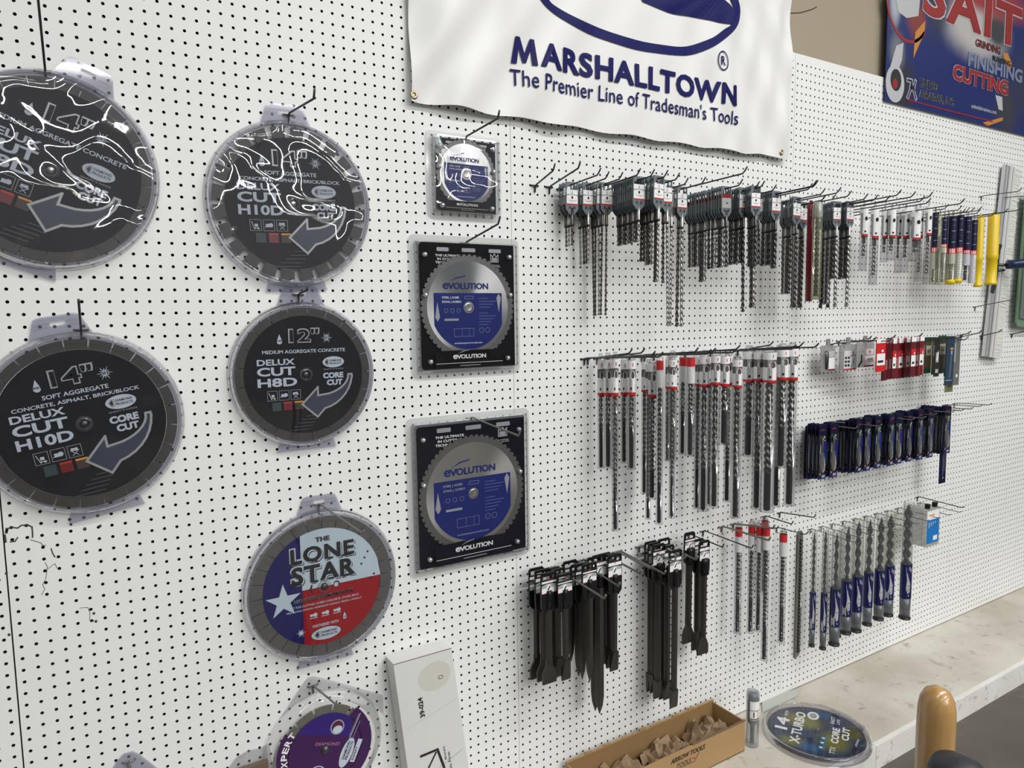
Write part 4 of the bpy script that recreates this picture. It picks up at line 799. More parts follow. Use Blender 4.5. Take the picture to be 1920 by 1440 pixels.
def flat_pack(name,u,vt,vb,wpx,d,label,grp,body,print_,catg='blade pack',th=.14,tab=0):
    X,_=P(u,vt,d); Zt=ZV(X,d,vt); H=Zt-ZV(X,d,vb); x0,_=P(u-wpx/2,vt,d); x1,_=P(u+wpx/2,vt,d); w=(x1-x0)/2
    o=root(name,X,d,Zt,label,catg,grp,ry=math.radians(random.uniform(-1,1))); mb=MB(); mb.box(-w,w,-th/2,th/2,-H,0,body); pk_=mb.build('pack',o)
    if print_: mb=MB(); print_(mb,w,H,-th/2-.01); mb.build('printed_front',pk_)
    return o
RPK=mat('red_pack',(.32,.008,.012),.3,coat=.3); MRN=mat('maroon_pack',(.12,.006,.010),.3)
def redp(mb,w,H,y): mb.rect(-w,w,-H*.12,0,y,PAPER); mb.rect(-w,w,-H*.30,-H*.12,y,MRN); mb.rect(-w,w,-H*.46,-H*.30,y,RED); mb.ell(w*.35,-H*.41,w*.22,H*.035,y-.01,PAPER,10); mb.rect(-w*.9,w*.9,-H*.74,-H*.46,y,PAPER); mb.rect(-w*.5,w*.4,-H*.68,-H*.62,y-.01,INK); mb.rect(-w*.5,w*.5,-H,-H*.74,y,MRN)
def redthin(mb,w,H,y): mb.rect(-w,w,-H*.10,0,y,mat('pinkish_plastic',(.30,.12,.12),.4)); mb.rect(-w,w,-H*.34,-H*.10,y,MRN); mb.rect(-w*.8,w*.5,-H*.74,-H*.50,y,mat('shaded_pink_label',(.32,.16,.16),.5)); mb.rect(-w,w,-H,-H*.76,y,MRN)
flat_pack('blade_pack',1652,636,697,17,7,'bright red pack with white label, leftmost of the red packs','red blade packs on the second row',mat('bright_red_pack',(.55,.015,.015),.3),lambda mb,w,H,y:(mb.rect(-w,w,-H*.12,0,y,PAPER),mb.rect(-w*.9,w*.9,-H*.80,-H*.44,y,PAPER),mb.rect(-w*.7,w*.5,-H*.72,-H*.65,y-.01,INK),mb.ell(w*.3,-H*.36,w*.25,H*.04,y-.01,PAPER,10)))
rp=[(1657.5,714,4,0),(1660.5,713,4,0),(1663.5,713,4,0),(1666.5,711,4,0),(1669.5,711,4,0),(1672.5,710,4,0),(1678,710,7,1),(1683.5,709,4,0),(1690,709,10,1),(1697,708,4,0),(1703,707,7,1),(1708,707,4,0),(1713.5,706,9,1),(1720,705,6,1),(1725,705,5,0),(1729,703,8,1)]
for i,(u,vb,wd,fr) in enumerate(rp):
    vt=637-.09*(u-1657); flat_pack('blade_pack',u,vt,vb,max(wd,4),3+5*((i*7)%5)/5 if not fr else 7.5-(i%3)*.8,'%s of the thin red blade packs hanging in a row, counted from the left'%ORD[i],'red blade packs on the second row',RPK if i%2 else MRN,redp if fr else redthin)
OLV=mat('brown_board',(.13,.075,.03),.5); GRN=mat('dark_green_board',(.008,.07,.035),.45); BPK=mat('blue_clear_pack',(.006,.028,.065),.25,coat=.4); GPK=mat('grey_green_pack',(.13,.135,.12),.3)
def grnp(mb,w,H,y): mb.rect(-w,w,-H*.12,0,y,GRN); mb.rect(-w,w,-H*.86,-H*.12,y,OLV); mb.rect(-w,w,-H,-H*.86,y,GRN); mb.rect(-w*.7,w*.8,-H*.50,-H*.22,y-.01,mat('cream_label',(.55,.53,.40),.5)); mb.rect(-w*.3,w*.5,-H*.42,-H*.34,y-.02,mat('olive_print',(.25,.25,.15),.5))
def blkp(mb,w,H,y): mb.rect(-w*.6,w*.6,-H*.62,-H*.35,y,GREYP); mb.rect(-w*.6,w*.6,-H*.9,-H*.80,y,mat('pink_label',(.50,.38,.34),.5)); mb.poly([(-w*.4,-H*.55),(w*.1,-H*.6),(w*.5,-H*.3),(w*.1,-H*.35)],y-.01,PAPER)
for a in ((1741,633,700,12,3.5,'brown and green card pack, left of its twins, beside the red packs',GRN,grnp),(1752,632,702,6,5.5,'thin dark green card pack edge between two brown packs',GRN,grnp),(1758,636,706,9,6.5,'black tool pack with a pale pink label at its foot',INK,blkp),(1767,629,700,14,5.5,'brown and green card pack with a big cream label',GRN,grnp),(1776,631,706,7,4.2,'dark pack squeezed between brown and blue packs',INK,None)):
    flat_pack('blade_pack',a[0],a[1],a[2],a[3],a[4],a[5],'mixed blade packs right of the red packs',a[6],a[7])
flat_pack('blade_pack',1783,630,722,15,7,'blue clear-fronted pack, longest of the mixed packs','mixed blade packs right of the red packs',BPK,lambda mb,w,H,y:(mb.poly([(-w*.2,-H*.85),(w*.3,-H*.85),(w*.5,-H*.4),(w*.1,-H*.36)],y,mat('blue_grey_print',(.07,.10,.13),.3)),mb.rect(-w*.1,w*.7,-H*.27,-H*.24,y,ORANGE),mb.stroke([(-w*.8,-H*.9),(w*.6,-H*.9)],.08,y,LILAC),mb.rect(w*.1,w*.5,-H*.38,-H*.29,y,GREYP)))
flat_pack('blade_pack',1795,634,722,12,5.5,'grey-green pack at the right end of the mixed packs','mixed blade packs right of the red packs',GPK,lambda mb,w,H,y:(mb.rect(-w,-w*.4,-H*.5,-H*.1,y,GREYP),mb.ell(w*.2,-H*.8,w*.3,w*.3,y,PAPER,10)))
flat_pack('blade_pack',1783,636,735,14,4.5,'olive card tag showing below the blue pack','mixed blade packs right of the red packs',mat('olive_card',(.22,.20,.09),.5),None)
for i,(u,v_) in enumerate([(1627,635),(1636,637),(1672,633),(1706,629),(1763,624),(1782,623),(1808,621),(1840,618),(1840,633)]):
    X,d=PZ(u,v_,-4.9); d=max(3,min(d,11)); hook(X,-5.75,d,.75,'%s peg hook from the left above the bags and red packs'%ORD[i],'peg hooks of the second row',tipa=40)
for u,vt,d in ((1652,636,7),(1758,636,6.5),(1783,630,7),(1795,634,5.5)):
    X,_=P(u,vt,d); Zt=ZV(X,d,vt); tube_hook(X,Zt-.15,d+1.2,'short peg hook through the %s'%{1652:'bright red pack with white label',1758:'black tool pack',1783:'blue clear-fronted pack',1795:'grey-green pack at the right end'}[u])
# ================================================================== THIRD ROW: navy spade bit cards
SPD=mat('spade_bit_steel',(.36,.36,.35),.35,metal=.75); 
def navy_proto():
    r=bpy.data.objects.new('spade_bit_pack',None); r.empty_display_size=.02
    mb=MB(); w=.82; mb.ext([(-w,-6.6),(w,-6.6),(w,-.2),(w-.2,0),(-w+.2,0),(-w,-.2)],-.05,.05,mat('navy_card',(.003,.005,.026),.45,spec=.25))
    y=-.06; mb.rect(-w,w,-6.6,-6.0,y,mat('navy_card_foot',(.007,.012,.09),.4)); mb.rect(-.1,.55,-6.42,-6.12,y-.01,GREYP); mb.rect(-.5,.3,-.75,-.55,y,mat('dark_magenta_print',(.14,.01,.03),.4)); a=mb.build('card')
    mb=MB(); y=-.075; mb.poly([(0,-2.0),(.75,-2.0),(.75,-4.6),(.45,-4.2),(.2,-3.7),(0,-3.9)],y,BLUE); mb.poly([(-.55,-2.2),(-.2,-3.1),(-.1,-5.2),(-.3,-5.7),(-.55,-5.4),(-.68,-4.5)],y-.01,mat('pale_flash',(.42,.44,.43),.35)); mb.poly([(.02,-4.1),(.35,-3.9),(.6,-4.8),(.5,-5.6),(.1,-5.9),(-.05,-5.5)],y-.012,mat('pinkish_picture',(.40,.33,.31),.4))
    mb.stroke([(.1,-4.8),(.5,-4.7)],.05,y-.02,INK); mb.stroke([(.05,-5.3),(.45,-5.2)],.05,y-.02,DRED)
    mb.ell(.25,-1.55,.2,.18,y,mat('lime_print',(.40,.45,.12),.4),12); mb.stroke([(-.3,-2.1),(.0,-1.9),(.5,-1.95)],.09,y,mat('lime_print',(.40,.45,.12),.4)); mb.ell(-.45,-5.95,.14,.14,y,ORANGE,10); b=mb.build('printed_front')
    mb=MB(); mb.lathe_z([(.09,-1.6),(.13,-1.75),(.13,-3.3)],SPD,8,-.28,-.22); mb.ext([(-.36,-3.2),(-.2,-3.2),(.04,-3.5),(.04,-5.2),(-.28,-5.75),(-.60,-5.2),(-.60,-3.5)],-.26,-.19,SPD); c=mb.build('spade_bit')
    mb=MB(); mb.ext([(-.72,-5.95),(.1,-5.95),(.1,-1.3),(-.72,-1.3)],-.36,-.055,clear('blister_film',(.90,.91,.92),.05,.06,edge=.4)); d_=mb.build('blister')
    for q in (a,b,c,d_): q.parent=r
    return r,[a,b,c,d_]
NR,NK=navy_proto(); nfirst=True
def navy_pack(X,d,Z,label,s=1.):
    global nfirst
    if nfirst: nfirst=False; o=NR; col.objects.link(o)
    else:
        o=NR.copy(); col.objects.link(o)
        for q in NK: c=q.copy(); col.objects.link(c); c.parent=o
    place(o,X,d,Z,rz=math.radians(random.uniform(-4,4)),ry=math.radians(random.uniform(-.8,.8))); o.scale=(s,1,1.235); tag(o,label,'drill bit','navy spade bit cards in the third row'); return o
# front cards (u of the card centre) and how many hide behind each
q3=lambda x:1500+x/6.4
fr=[(150,1.6,2),(270,5.2,3),(412,5.6,2),(550,2.6,2),(625,5.0,1),(712,6.4,2),(812,6.6,1),(940,6.2,3),(1095,6.6,2),(1185,6.2,1),(1310,6.2,3),(1440,7.0,2),(1558,7.0,1),(1690,4.6,5),(1765,6.2,1)]
nf=0
for j,(x,d,nb) in enumerate(fr):
    d*=.85; u=q3(x); X,_=P(u,820,d); ZT=ZV(X,d,799-.151*(u-1523))
    for k in range(nb,-1,-1):
        dd=d-.62*k
        if dd<.6: dd=.5+.1*k
        lab='navy spade bit card, %s in %s stack from the left, third row'%('front' if k==0 else ORD[k]+' behind front',ORD[j]); navy_pack(X+random.uniform(-.1,.1),dd,ZT,lab,1.12)
o=flat_pack('spade_bit_pack',1772,760,906,11.5,4.5,'tall narrow navy card hanging lowest at the right end of the third row','navy spade bit cards in the third row',mat('navy_card',(.003,.005,.026),.45,spec=.25),lambda mb,w,H,y:(mb.rect(-w*.1,w*.12,-H*.9,-H*.5,y,mat('navy_line',(.10,.12,.30),.4)),mb.ell(w*.1,-H*.93,w*.2,w*.2,y,GREYP,10),mb.rect(w*.4,w*.55,-H*.85,-H*.2,y,SPD)),catg='drill bit')
for i,(u,v_) in enumerate([(1595,804),(1640,800),(1662,787),(1702,788),(1723,785),(1743,779),(1777,774),(1795,771),(1812,768),(1829,763),(1847,760)]):
    X,d=PZ(u,v_,-17.8); d=max(3,min(d,9)); hook(X,-18.0,d+.6,.35,'%s peg hook from the left in the third row of navy cards'%ORD[i],'peg hooks of the third row',m=WIREG,tipa=35,tip=.6,r=.08)
# ================================================================== FOURTH ROW: chisels
def chisel(u,vt,vcard,vb,d,kind,label,wk=1.,cardw=1.05,cap=1.,blk=2.1):
    X,_=P(u,vt,d); Zt=ZV(X,d,vt); z=lambda v:ZV(X,d,v)-Zt; zc=z(vcard); zb=z(vb)
    o=root('chisel_card',X,d,Zt,label,'chisel','black carded chisels in the lowest row',ry=math.radians(random.uniform(-.6,.6)))
    w=cardw; mb=MB(); mb.box(-w,-w+.22,-.1,.1,-.75,-.1,BPLAST); mb.box(w-.22,w,-.1,.1,-.75,-.1,BPLAST); mb.ext([(-w,-.2),(w,-.2),(w-.2,.12),(-w+.2,.12)],-.1,.1,BPLAST)
    mb.ext([(-w,zc*.98),(w,zc*.98),(w,-.72),(-w,-.72)],-.1,.1,BPLAST); mb.ext([(-w*.55,zc-blk),(w*.55,zc-blk),(w*.96,zc-blk+.5),(w,zc*.97),(-w,zc*.97),(-w*.96,zc-blk+.5)],-.16,.14,BPLAST); mb.lathe_z([(.36*cap,zc+.4),(.42*cap,zc),(.42*cap,zc-1.7)],BPLAST,12,0,-.1); hd_=mb.build('holder',o)
    mb=MB(); y=-.11; w2=w-.08; mb.rect(-w2,w2,zc*.93,-.85,y,PAPER); g=mat('grey_fade',(.36,.36,.37),.5); zm=(zc*.93-.85)/2
    mb.poly([(-w2,zm+.25),(-.3,zm+.33),(.3,zm+.33),(w2,zm+.25),(w2,zm+.45),(-w2,zm+.45)],y-.005,CHAR); mb.rect(-w2,w2,zm-.1,zm+.27,y-.004,g)
    mb.ell(0,zm-.15,.34,.42,y-.01,PAPER,18); mb.stroke([(-.12,zm-.32),(.12,zm+.02)],.16,y-.02,CHAR); mb.rect(-.05,.05,zm+.65,zm+.95,y-.01,RED); mb.rect(-.4,.4,zm-.72,zm-.66,y-.01,RED); mb.rect(-.7,.6,zm-.85,zm-.82,y-.01,GREYP); mb.rect(-w2,w2,zc,zc*.93,y,DRED); mb.build('label',hd_)
    mb=MB(); r=.43*wk; m=CHIS; L=-zb
    if kind=='point': mb.lathe_z([(r,zc-1.2),(r,zb+2.4),(r*.75,zb+1.2),(.04,zb)],m,6,smooth=False)
    elif kind=='flat': mb.lathe_z([(r,zc-1.2),(r,zb+2.4)],m,6,smooth=False,caps=False); mb.add([(-r,-r,zb+2.5),(r,-r,zb+2.5),(r,r,zb+2.5),(-r,r,zb+2.5),(-r*1.5,-.1,zb+.4),(r*1.5,-.1,zb+.4),(r*1.5,.1,zb+.4),(-r*1.5,.1,zb+.4),(-r*1.5,-.02,zb),(r*1.5,-.02,zb),(r*1.5,.02,zb),(-r*1.5,.02,zb)],[(0,4,5,1),(1,5,6,2),(2,6,7,3),(3,7,4,0),(4,8,9,5),(5,9,10,6),(6,10,11,7),(7,11,8,4),(8,11,10,9)],m)
    else:
        W_={'wide':.92,'scoop':.98}[kind]; mb.lathe_z([(r,zc-1.2),(r,zb+2.6)],m,6,smooth=False,caps=False)
        if kind=='wide': pts=[(-W_,zb),(W_,zb),(W_,zb+1.2),(W_*.8,zb+1.6),(r,zb+2.1),(r,zb+2.9),(-r,zb+2.9),(-r,zb+2.1),(-W_*.8,zb+1.6),(-W_,zb+1.2)]
        else: pts=[(-W_,zb),(W_,zb+.0),(W_,zb+1.2),(W_*.6,zb+2.0),(r,zb+2.4),(r,zb+3.2),(-r,zb+3.2),(-r,zb+2.4),(-W_*.8,zb+1.9),(-W_,zb+1.2)]
        mb.ext(pts,-.13,.13,m)
    mb.build('chisel',o); return o
q4=lambda x:960+x/3.79
def w4(y): return 980+y/3.79
CH=[(172,318,480,1100,1.6,'wide'),(215,330,500,1118,2.8,'wide'),(258,352,505,1138,4.6,'wide'),(290,318,470,1085,2.4,'flat'),(322,325,480,1095,3.4,'flat'),(372,360,498,1118,5.2,'flat'),(412,268,420,985,1.6,'point'),
(462,290,450,1095,2.6,'point'),(498,285,440,1112,3.6,'point'),(548,285,425,1128,5.0,'point'),(582,240,400,1340,2.6,'point'),(618,225,385,1358,4.0,'point'),(655,215,375,1005,2.4,'flat'),(690,220,380,1030,3.6,'flat'),(728,222,388,1050,4.9,'flat')]
for i,(x,t,c,b,d,k) in enumerate(CH): chisel(q4(x),w4(t)+2,w4(c),w4(b),d,k,'%s black carded chisel from the left in the lowest row, %s'%(ORD[i],{'wide':'broad flat blade','flat':'narrow flat blade','point':'pointed tip'}[k]),cap=.9,wk=1.35 if b>1300 else (1.1 if k=='point' else .95))
CH2=[(985,130,275,1195,1.4,'flat'),(1010,140,290,1205,2.4,'flat'),(1042,150,305,1245,3.4,'flat'),(1078,110,300,1250,2.2,'flat'),(1108,160,325,1255,3.4,'flat'),(1160,192,350,1312,5.6,'flat')]
for i,(x,t,c,b,d,k) in enumerate(CH2): chisel(q4(x),w4(t)+2,w4(c),w4(b),d,k,'%s of the six long flat chisels hanging together, counted from the left'%ORD[i],cap=1,wk=.95)
for i,(x,t,c,b,d) in enumerate([(1262,66,195,850,2.6),(1320,115,260,897,2.4),(1366,125,272,930,4.0)]): chisel(q4(x),w4(t)+2,w4(c),w4(b),d,'scoop','%s of three spade-ended chisels beside the red-capped tubes'%('left','middle','right')[i] if False else ('%s of the three spade-ended chisels'%('leftmost','middle','rightmost')[i]),wk=1.05,cardw=.95,cap=1.5,blk=1.9)
for i,(u,v_,z) in enumerate([(1066,1087.5,-30.9),(1133,1122,-31.2),(1159,1099,-31.4),(1144,1065.4,-30.6),(1199.5,1074.6,-31.),(1220,1066,-31.),(1264,1053,-30.9),(1245,1076,-31.2),(1284,1046,-31.),(1305,1049.4,-31.),(1354,1025.7,-30.9),(1409,1028,-30.9),(1441,1013,-30.6),(1449,990.5,-29.7),(1484,982.6,-30.8),(1526,970,-30.1)]):
    X,d=PZ(u,v_,z); d=max(3,min(d,12)); dk=i in (10,11,14,15); hook(X,-30.8,d,z+30.8,'%s peg hook from the left in the lowest row of hooks'%ORD[i],'peg hooks of the lowest row',m=WIRE if dk else WIREG,tipa=60,tip=.6,r=.085 if dk else .13)
# red-capped tubes
q5=lambda x:1340+x/6.345
for i,(u,t,b,wd,sh,lb,d) in enumerate([(1385.5,984,1185.6,13,1122,1034,2.6),(1410,979,1185.6,13,1126,1030,2.6),(1424.5,981,1183,12,1122,1034,3.6),(1434.5,973,1110,13,1090,1005,1.6),(1437.5,985,1237,13,1170,1030,4.6),(1469,996,1204,14,1138,1042,4.2)]):
    sds_tube(u,t,b,wd,sh,lb,'%s red-capped clear tube from the left, lowest row'%ORD[i],d,True,grp='red-capped tubes in the lowest row')
X,d=P(1498,1000,4)[0],4; Zt=ZV(X,d,995); L=Zt-ZV(X,d,1232); sc=scale_at(X,d); wd=7.5/sc
tube_hook(X,Zt-.2,d+1,'grey peg hook through the top of the dark pouch'); o=root('bit_pouch',X,d,Zt,'dark grey plastic pouch with a yellow sticker, between red-capped tubes and augers','drill bit'); PCH=mat('smoky_pouch',(.12,.12,.11),.25,coat=.5,noise=.3,nscale=30)
mb=MB(); mb.ext([(-wd,-L),(wd*.6,-L+.3),(wd,-L+1),(wd,-.6),(wd*.6,0),(-wd*.3,0),(-wd,-.5)],-.3,.05,PCH); mb.build('pouch',o)
mb=MB(); mb.flute(.28,-1,-L+1,1.1,SHANK,n=8,step=.2,cy=-.25); mb.build('bit',o); mb=MB(); mb.rect(-wd*.1,wd*.95,-L*.60,-L*.48,-.32,mat('cream_label',(.55,.53,.40),.5)); mb.rect(.1*wd,.8*wd,-L*.56,-L*.51,-.325,mat('olive_print',(.25,.25,.15),.5)); mb.build('sticker',o)
# augers
AUG=mat('auger_blue_black',(.012,.022,.045),.35,metal=.2); NAVW=mat('auger_navy_wrap',(.008,.010,.085),.28)
q6=lambda x:1500+x/3.07
def w6(y): return 920+y/3.07
AU=[(85,228,895,585,795,30,3.2,.24),(150,222,912,590,810,32,4.4,.24),(215,232,886,560,775,52,5.6,.32),(240,215,842,520,700,26,2.4,.2),(281,195,820,515,715,54,4.6,.38),(342,163,808,490,690,54,4.6,.44),(407,155,772,470,665,46,4.2,.42),(472,143,740,455,650,50,4.6,.48),(527,123,718,430,620,50,4.2,.56),(628,65,734,418,612,54,4.6,.66)]
for i,(x,t,b,l0,l1,wpx,d,br) in enumerate(AU):
    u=q6(x); X,_=P(u,w6(t),d); Zt=ZV(X,d,w6(t)); z=lambda v:ZV(X,d,w6(v))-Zt; sc=scale_at(X,d); r=max(.34,wpx/3.07*.58/sc); L=-z(b)
    o=root('auger_bit_pack',X,d,Zt,'%s auger bit pack from the left, navy sleeve over a clear tube'%ORD[i],'drill bit','auger bits in clear tubes'); mb=MB()
    TM=clear('clear_pvc_tube',(.90,.91,.88),.05,.06,haze=.10,hazecol=(.66,.67,.60),edge=.45); mb.lathe_z([(r*.92,0),(r*.95,z(l1))],TM,16,caps=False); tb_=mb.build('tube',o)
    mb=MB(); R=r*1.02; cyl_patch(mb,R,-math.pi,math.pi,z(l1),z(l0),NAVW,20); mb.warp=wrapf(R+.012); a,bz=z(l0),z(l1); h=a-bz
    mb.poly([(x_-.85*r,z_) for x_,z_ in [(-.3*r,a-.05*h),(.15*r,a-.35*h),(.55*r,a-.55*h),(.5*r,a-.80*h),(.1*r,a-.85*h),(-.2*r,a-.7*h),(-.05*r,a-.45*h)][::-1]],0,mat('pale_flash',(.42,.44,.43),.35))
    for k in range(3): mb.rect(-.6*r+.22*r*k,-.45*r+.22*r*k,a-(.16+.03*k)*h,a-(.05+.03*k)*h,-.004,GREYP)
    if i in (0,1,2,4,8): mb.rect(-1.75*r,-1.05*r,bz+.02*h,bz+.30*h,-.01,PAPER); mb.rect(-1.65*r,-1.2*r,bz+.06*h,bz+.25*h,-.02,GREYP)
    mb.stroke([(-.75*r,a-.62*h),(-.4*r,a-.60*h)],.08,-.012,DRED); mb.ell(-.6*r,bz+.1*h,.1*r,.03*h,-.01,mat('lime_print',(.40,.45,.12),.4),8); mb.build('printed_wrap',tb_)
    mb=MB(); mb.flute(br,-.9,z(l0)-.5,2.2 if br<.3 else 3.4,AUG,step=.13,n=12,core=.16,tip=False); mb.lathe_z([(.03,-.25),(.09,-.6),(br*.5,-1.0)],AUG,8); mb.build('auger_bit',o)
    mb=MB(); mb.lathe_z([(r*.97,z(l1)+.2),(r*.95,-L+.2)],mat('smoky_tube',(.10,.11,.12),.25,coat=.4),16); mb.lathe_z([(r*1.08,-L+.3),(r*1.08,-L)],INK,16); mb.build('lower_sleeve',o)
for i in range(11):
    u=1519+i*20.5; v_=992-i*4.9; X,Z=P(u,v_,.1); hook(X,Z,6.8 if i else 8.,-.1,'%s thin peg hook from the left over the auger bits'%ORD[i],'peg hooks over the augers',m=WIREG,r=.065,tipa=25,tip=.5)
# blue box pack
d=5.5; X,_=P(q6(750),w6(110),d); Zt=ZV(X,d,w6(95)); H=Zt-ZV(X,d,w6(312)); o=root('drill_set_pack',X,d,Zt,'clear case with a bright blue card hanging from two black clips','drill set')
x0,_=P(q6(712),w6(100),d); x1,_=P(q6(790),w6(100),d); w_=(x1-x0)/2
mb=MB(); mb.ext(rr(-w_,w_,-H,0,.3),-.5,2.2,clear('case_plastic',(.78,.79,.76),.07,.12,haze=.3,hazecol=(.6,.61,.58),edge=.4)); mb.build('case',o)
mb=MB(); mb.rect(-w_*.85,w_*.9,-H*.92,-H*.30,-.52,mat('bright_blue_card',(.01,.17,.50),.35)); mb.rect(-w_*.85,w_*.9,-H*.30,-H*.06,-.52,PAPER); mb.rect(-w_*.6,w_*.2,-H*.20,-H*.16,-.53,ORANGE); mb.rect(w_*.1,w_*.7,-H*.86,-H*.74,-.53,PAPER)
for k in range(4): mb.rect(-w_*.6+.3*k*w_,-w_*.5+.3*k*w_,-H*(.5-.03*k),-H*.36,-.53,LILAC)
mb.build('printed_card',o); mb=MB()
for s in (-1.3,.9): mb=MB(); mb.box(s-.1,s+.55,-.4,.2,-.1,.75,BPLAST); mb.build('hanger_clip',o,'black hanger clip')
X,Z=P(1720,932,.1); hook(X,Z,7.5,-.2,'long peg hook pointing right out of the blue card case','peg hooks over the augers',m=WIRE,r=.08,tipa=25,tip=.6)
# ================================================================== BOTTOM LEFT: purple pack and white box
PUR=mat('purple_print',(.045,.010,.075),.35,noise=.15,nscale=5); PUR2=mat('violet_print',(.03,.012,.16),.35)
X,Z=P(611,1407,.8); r=root('saw_blade_pack',X,.15,Z,'purple EXPERT blade in a clear peaked clamshell at the bottom edge','saw blade')
CL2=clear('colourless_clamshell',(.93,.93,.94),.04,.05,haze=.025,hazecol=(.6,.6,.61),edge=.5)
mb=MB(); Ro=6.1; mb.lathe_y([(Ro,-.0),(Ro,-.12),(Ro*.95,-.5),(Ro*.86,-.56),(Ro*.84,-.9)],CL2,56)
pk=[(-3.6,4.9),(-1.6,7.5),(-1.3,7.9),(-.7,7.9),(1.2,7.0),(5.6,3.6),(6.2,2.6)]+[(Ro*1.02*math.cos(math.radians(t)),Ro*1.02*math.sin(math.radians(t))) for t in range(20,127,6)]
mb.ext([(-4.2,4.4),(-1.75,7.35),(-1.3,7.8),(-.75,7.8),(1.4,6.6),(6.4,3.6),(6.4,1.5),(4.3,4.3),(2.,5.8),(-.5,6.1),(-2.6,5.5)][::-1],-.08,0,CL2)
lob=[(-5.4,2.3),(-6.1,2.0),(-7.2,2.2),(-8.3,1.9),(-9.2,.9),(-9.6,-1.5),(-9.4,-5),(-5.,-5.5)]
mb.ext(lob,-.9,0,CL2); mb.ext([(-9.4,-5.5),(6.1,-5.5),(6.1,-7.5),(-9.4,-7.5)],-.1,0,CL2); mb.build('clamshell',r)
mb=MB()
for i in range(14):
    t0=2*math.pi*(i+.06)/14; t1=2*math.pi*(i+.94)/14; mb.ext([(4.6*math.cos(t0+(t1-t0)*j/4),4.6*math.sin(t0+(t1-t0)*j/4)) for j in range(5)]+[(3.5*math.cos(t0+(t1-t0)*j/4),3.5*math.sin(t0+(t1-t0)*j/4)) for j in range(4,-1,-1)],-.5,-.38,mat('segment_bright',(.30,.29,.26),.4,metal=.9))
mb.lathe_y([(.3,-.5),(3.6,-.5),(3.6,-.4)],PUR,48,smooth=False); mb.build('blade',r)
mb=MB(); y=-.53; mb.lathe_y([(.3,y),(3.75,y)],PUR,56,smooth=False)
mb.poly([(4.85*math.cos(math.radians(t)),4.85*math.sin(math.radians(t))) for t in range(-50,48,6)]+[(3.7*math.cos(math.radians(t)),3.7*math.sin(math.radians(t))) for t in range(47,-51,-6)],y,PUR); mb.poly([(4.85*math.cos(math.radians(t)),4.85*math.sin(math.radians(t))) for t in range(142,231,6)]+[(3.7*math.cos(math.radians(t)),3.7*math.sin(math.radians(t))) for t in range(230,141,-6)],y,PUR)
n=20; v=[];f=[]
for i in range(n+1): x=-2.6+5.4*i/n; hh=math.sqrt(3.75**2-x*x); v+=[(x,y-.01,1.55-.35*x),(x,y-.01,max(hh,1.55-.35*x))]
mb.add(v,[(2*i,2*i+2,2*i+3,2*i+1) for i in range(n)],PUR2)
mb.ring(1.3,2.0,.72,.78,.12,y-.02,GREYP,24); mb.ell(1.3,1.75,.5,.4,y-.025,LILAC,16); mb.ell(1.3,2.3,.5,.3,y-.024,mat('maroon_print',(.10,.012,.02),.4),16)
mb.text('DIAMOND',.25,.55,2.6,.34,y-.02,mat('mauve_print',(.30,.12,.20),.4),rot=-18,bold=.03)
mb.T(2.15,-1.05,65,1); mb.ell(0,0,1.55,.62,y-.02,LILAC,32); mb.text('DIAMOND',.25,.18,1.9,.28,y-.03,INK,bold=.03); mb.text('PRODUCTS',.25,-.18,1.9,.28,y-.03,INK,bold=.03); mb.T()
mb.T(3.15,-1.15,65,1); mb.rect(-1.2,1.2,-.25,.25,y-.02,LILAC); mb.text('EXPERT',-.3,.05,1.4,.22,y-.03,INK,bold=.02); mb.T()
for i,t in enumerate((192,182,172,162,152,142)):
    a=math.radians(t); mb.text('EXPERT'[i],4.2*math.cos(a),4.2*math.sin(a),.55,.62,y-.02,PAPER,rot=(t-90)+180,bold=.05) if False else mb.text('EXPERT'[i],4.1*math.cos(a),4.1*math.sin(a),.62,.62,y-.02,PAPER,rot=68-(i-2.5)*10,bold=.04)
mb.T(3.1,1.5,62,1); mb.rect(-1.3,1.4,-.03,.03,y-.02,LILAC); mb.rect(-1.1,1.3,.12,.16,y-.02,GREYP); mb.rect(-1.3,.6,-.35,-.30,y-.02,GREYP); mb.T()
mb.ring(-1.0,-2.2,.85,.8,.1,y-.02,LILAC,24); mb.ell(-1.,-2.2,.6,.55,y-.025,mat('badge_green',(.05,.20,.10),.4),14); mb.ell(-1.2,-2.1,.3,.3,y-.03,RED,12); mb.build('printed_label',r)
mb=MB(); mb.lathe_y([(0,-.8),(.25,-.78),(.42,-.6),(.45,-.5)],DSTEEL,18); mb.build('centre_post',r)
mb=MB(); mb.box(-8.6,-5.6,-.75,-.2,-2.2,.9,mat('brown_accessory',(.20,.13,.08),.5,noise=.3,nscale=20)); mb.build('accessory',r,'brown accessory in the side pocket')
# the peak of one more pack just inside the frame
X,Z=P(240,1411,.2); r=root('saw_blade_pack',X,.12,Z,'tip of a clear pack with its hook at the bottom edge, far left','saw blade'); mb=MB()
mb.ext([(-2.0,-2.3),(-.9,-.5),(-.35,0),(.35,.0),(.9,-.5),(2.2,-2.3),(4,-4.5),(-4,-4.5)],-.08,0,RIM); mb.lathe_y([(5.6,0),(5.6,-.1),(5.3,-.6),(5.0,-.6)],RIM,48,0,-8.3); mb.build('clamshell',r)
mb=MB(); mb.lathe_y([(.3,-.4),(4.9,-.4),(4.9,-.3)],RIMST,48,0,-8.3); mb.build('blade',r)
hook(X,Z-.9,3.2,-1.2,'grey peg hook through the clear pack tip at the bottom left','hooks holding blade packs',m=WIREG,tip=.3)
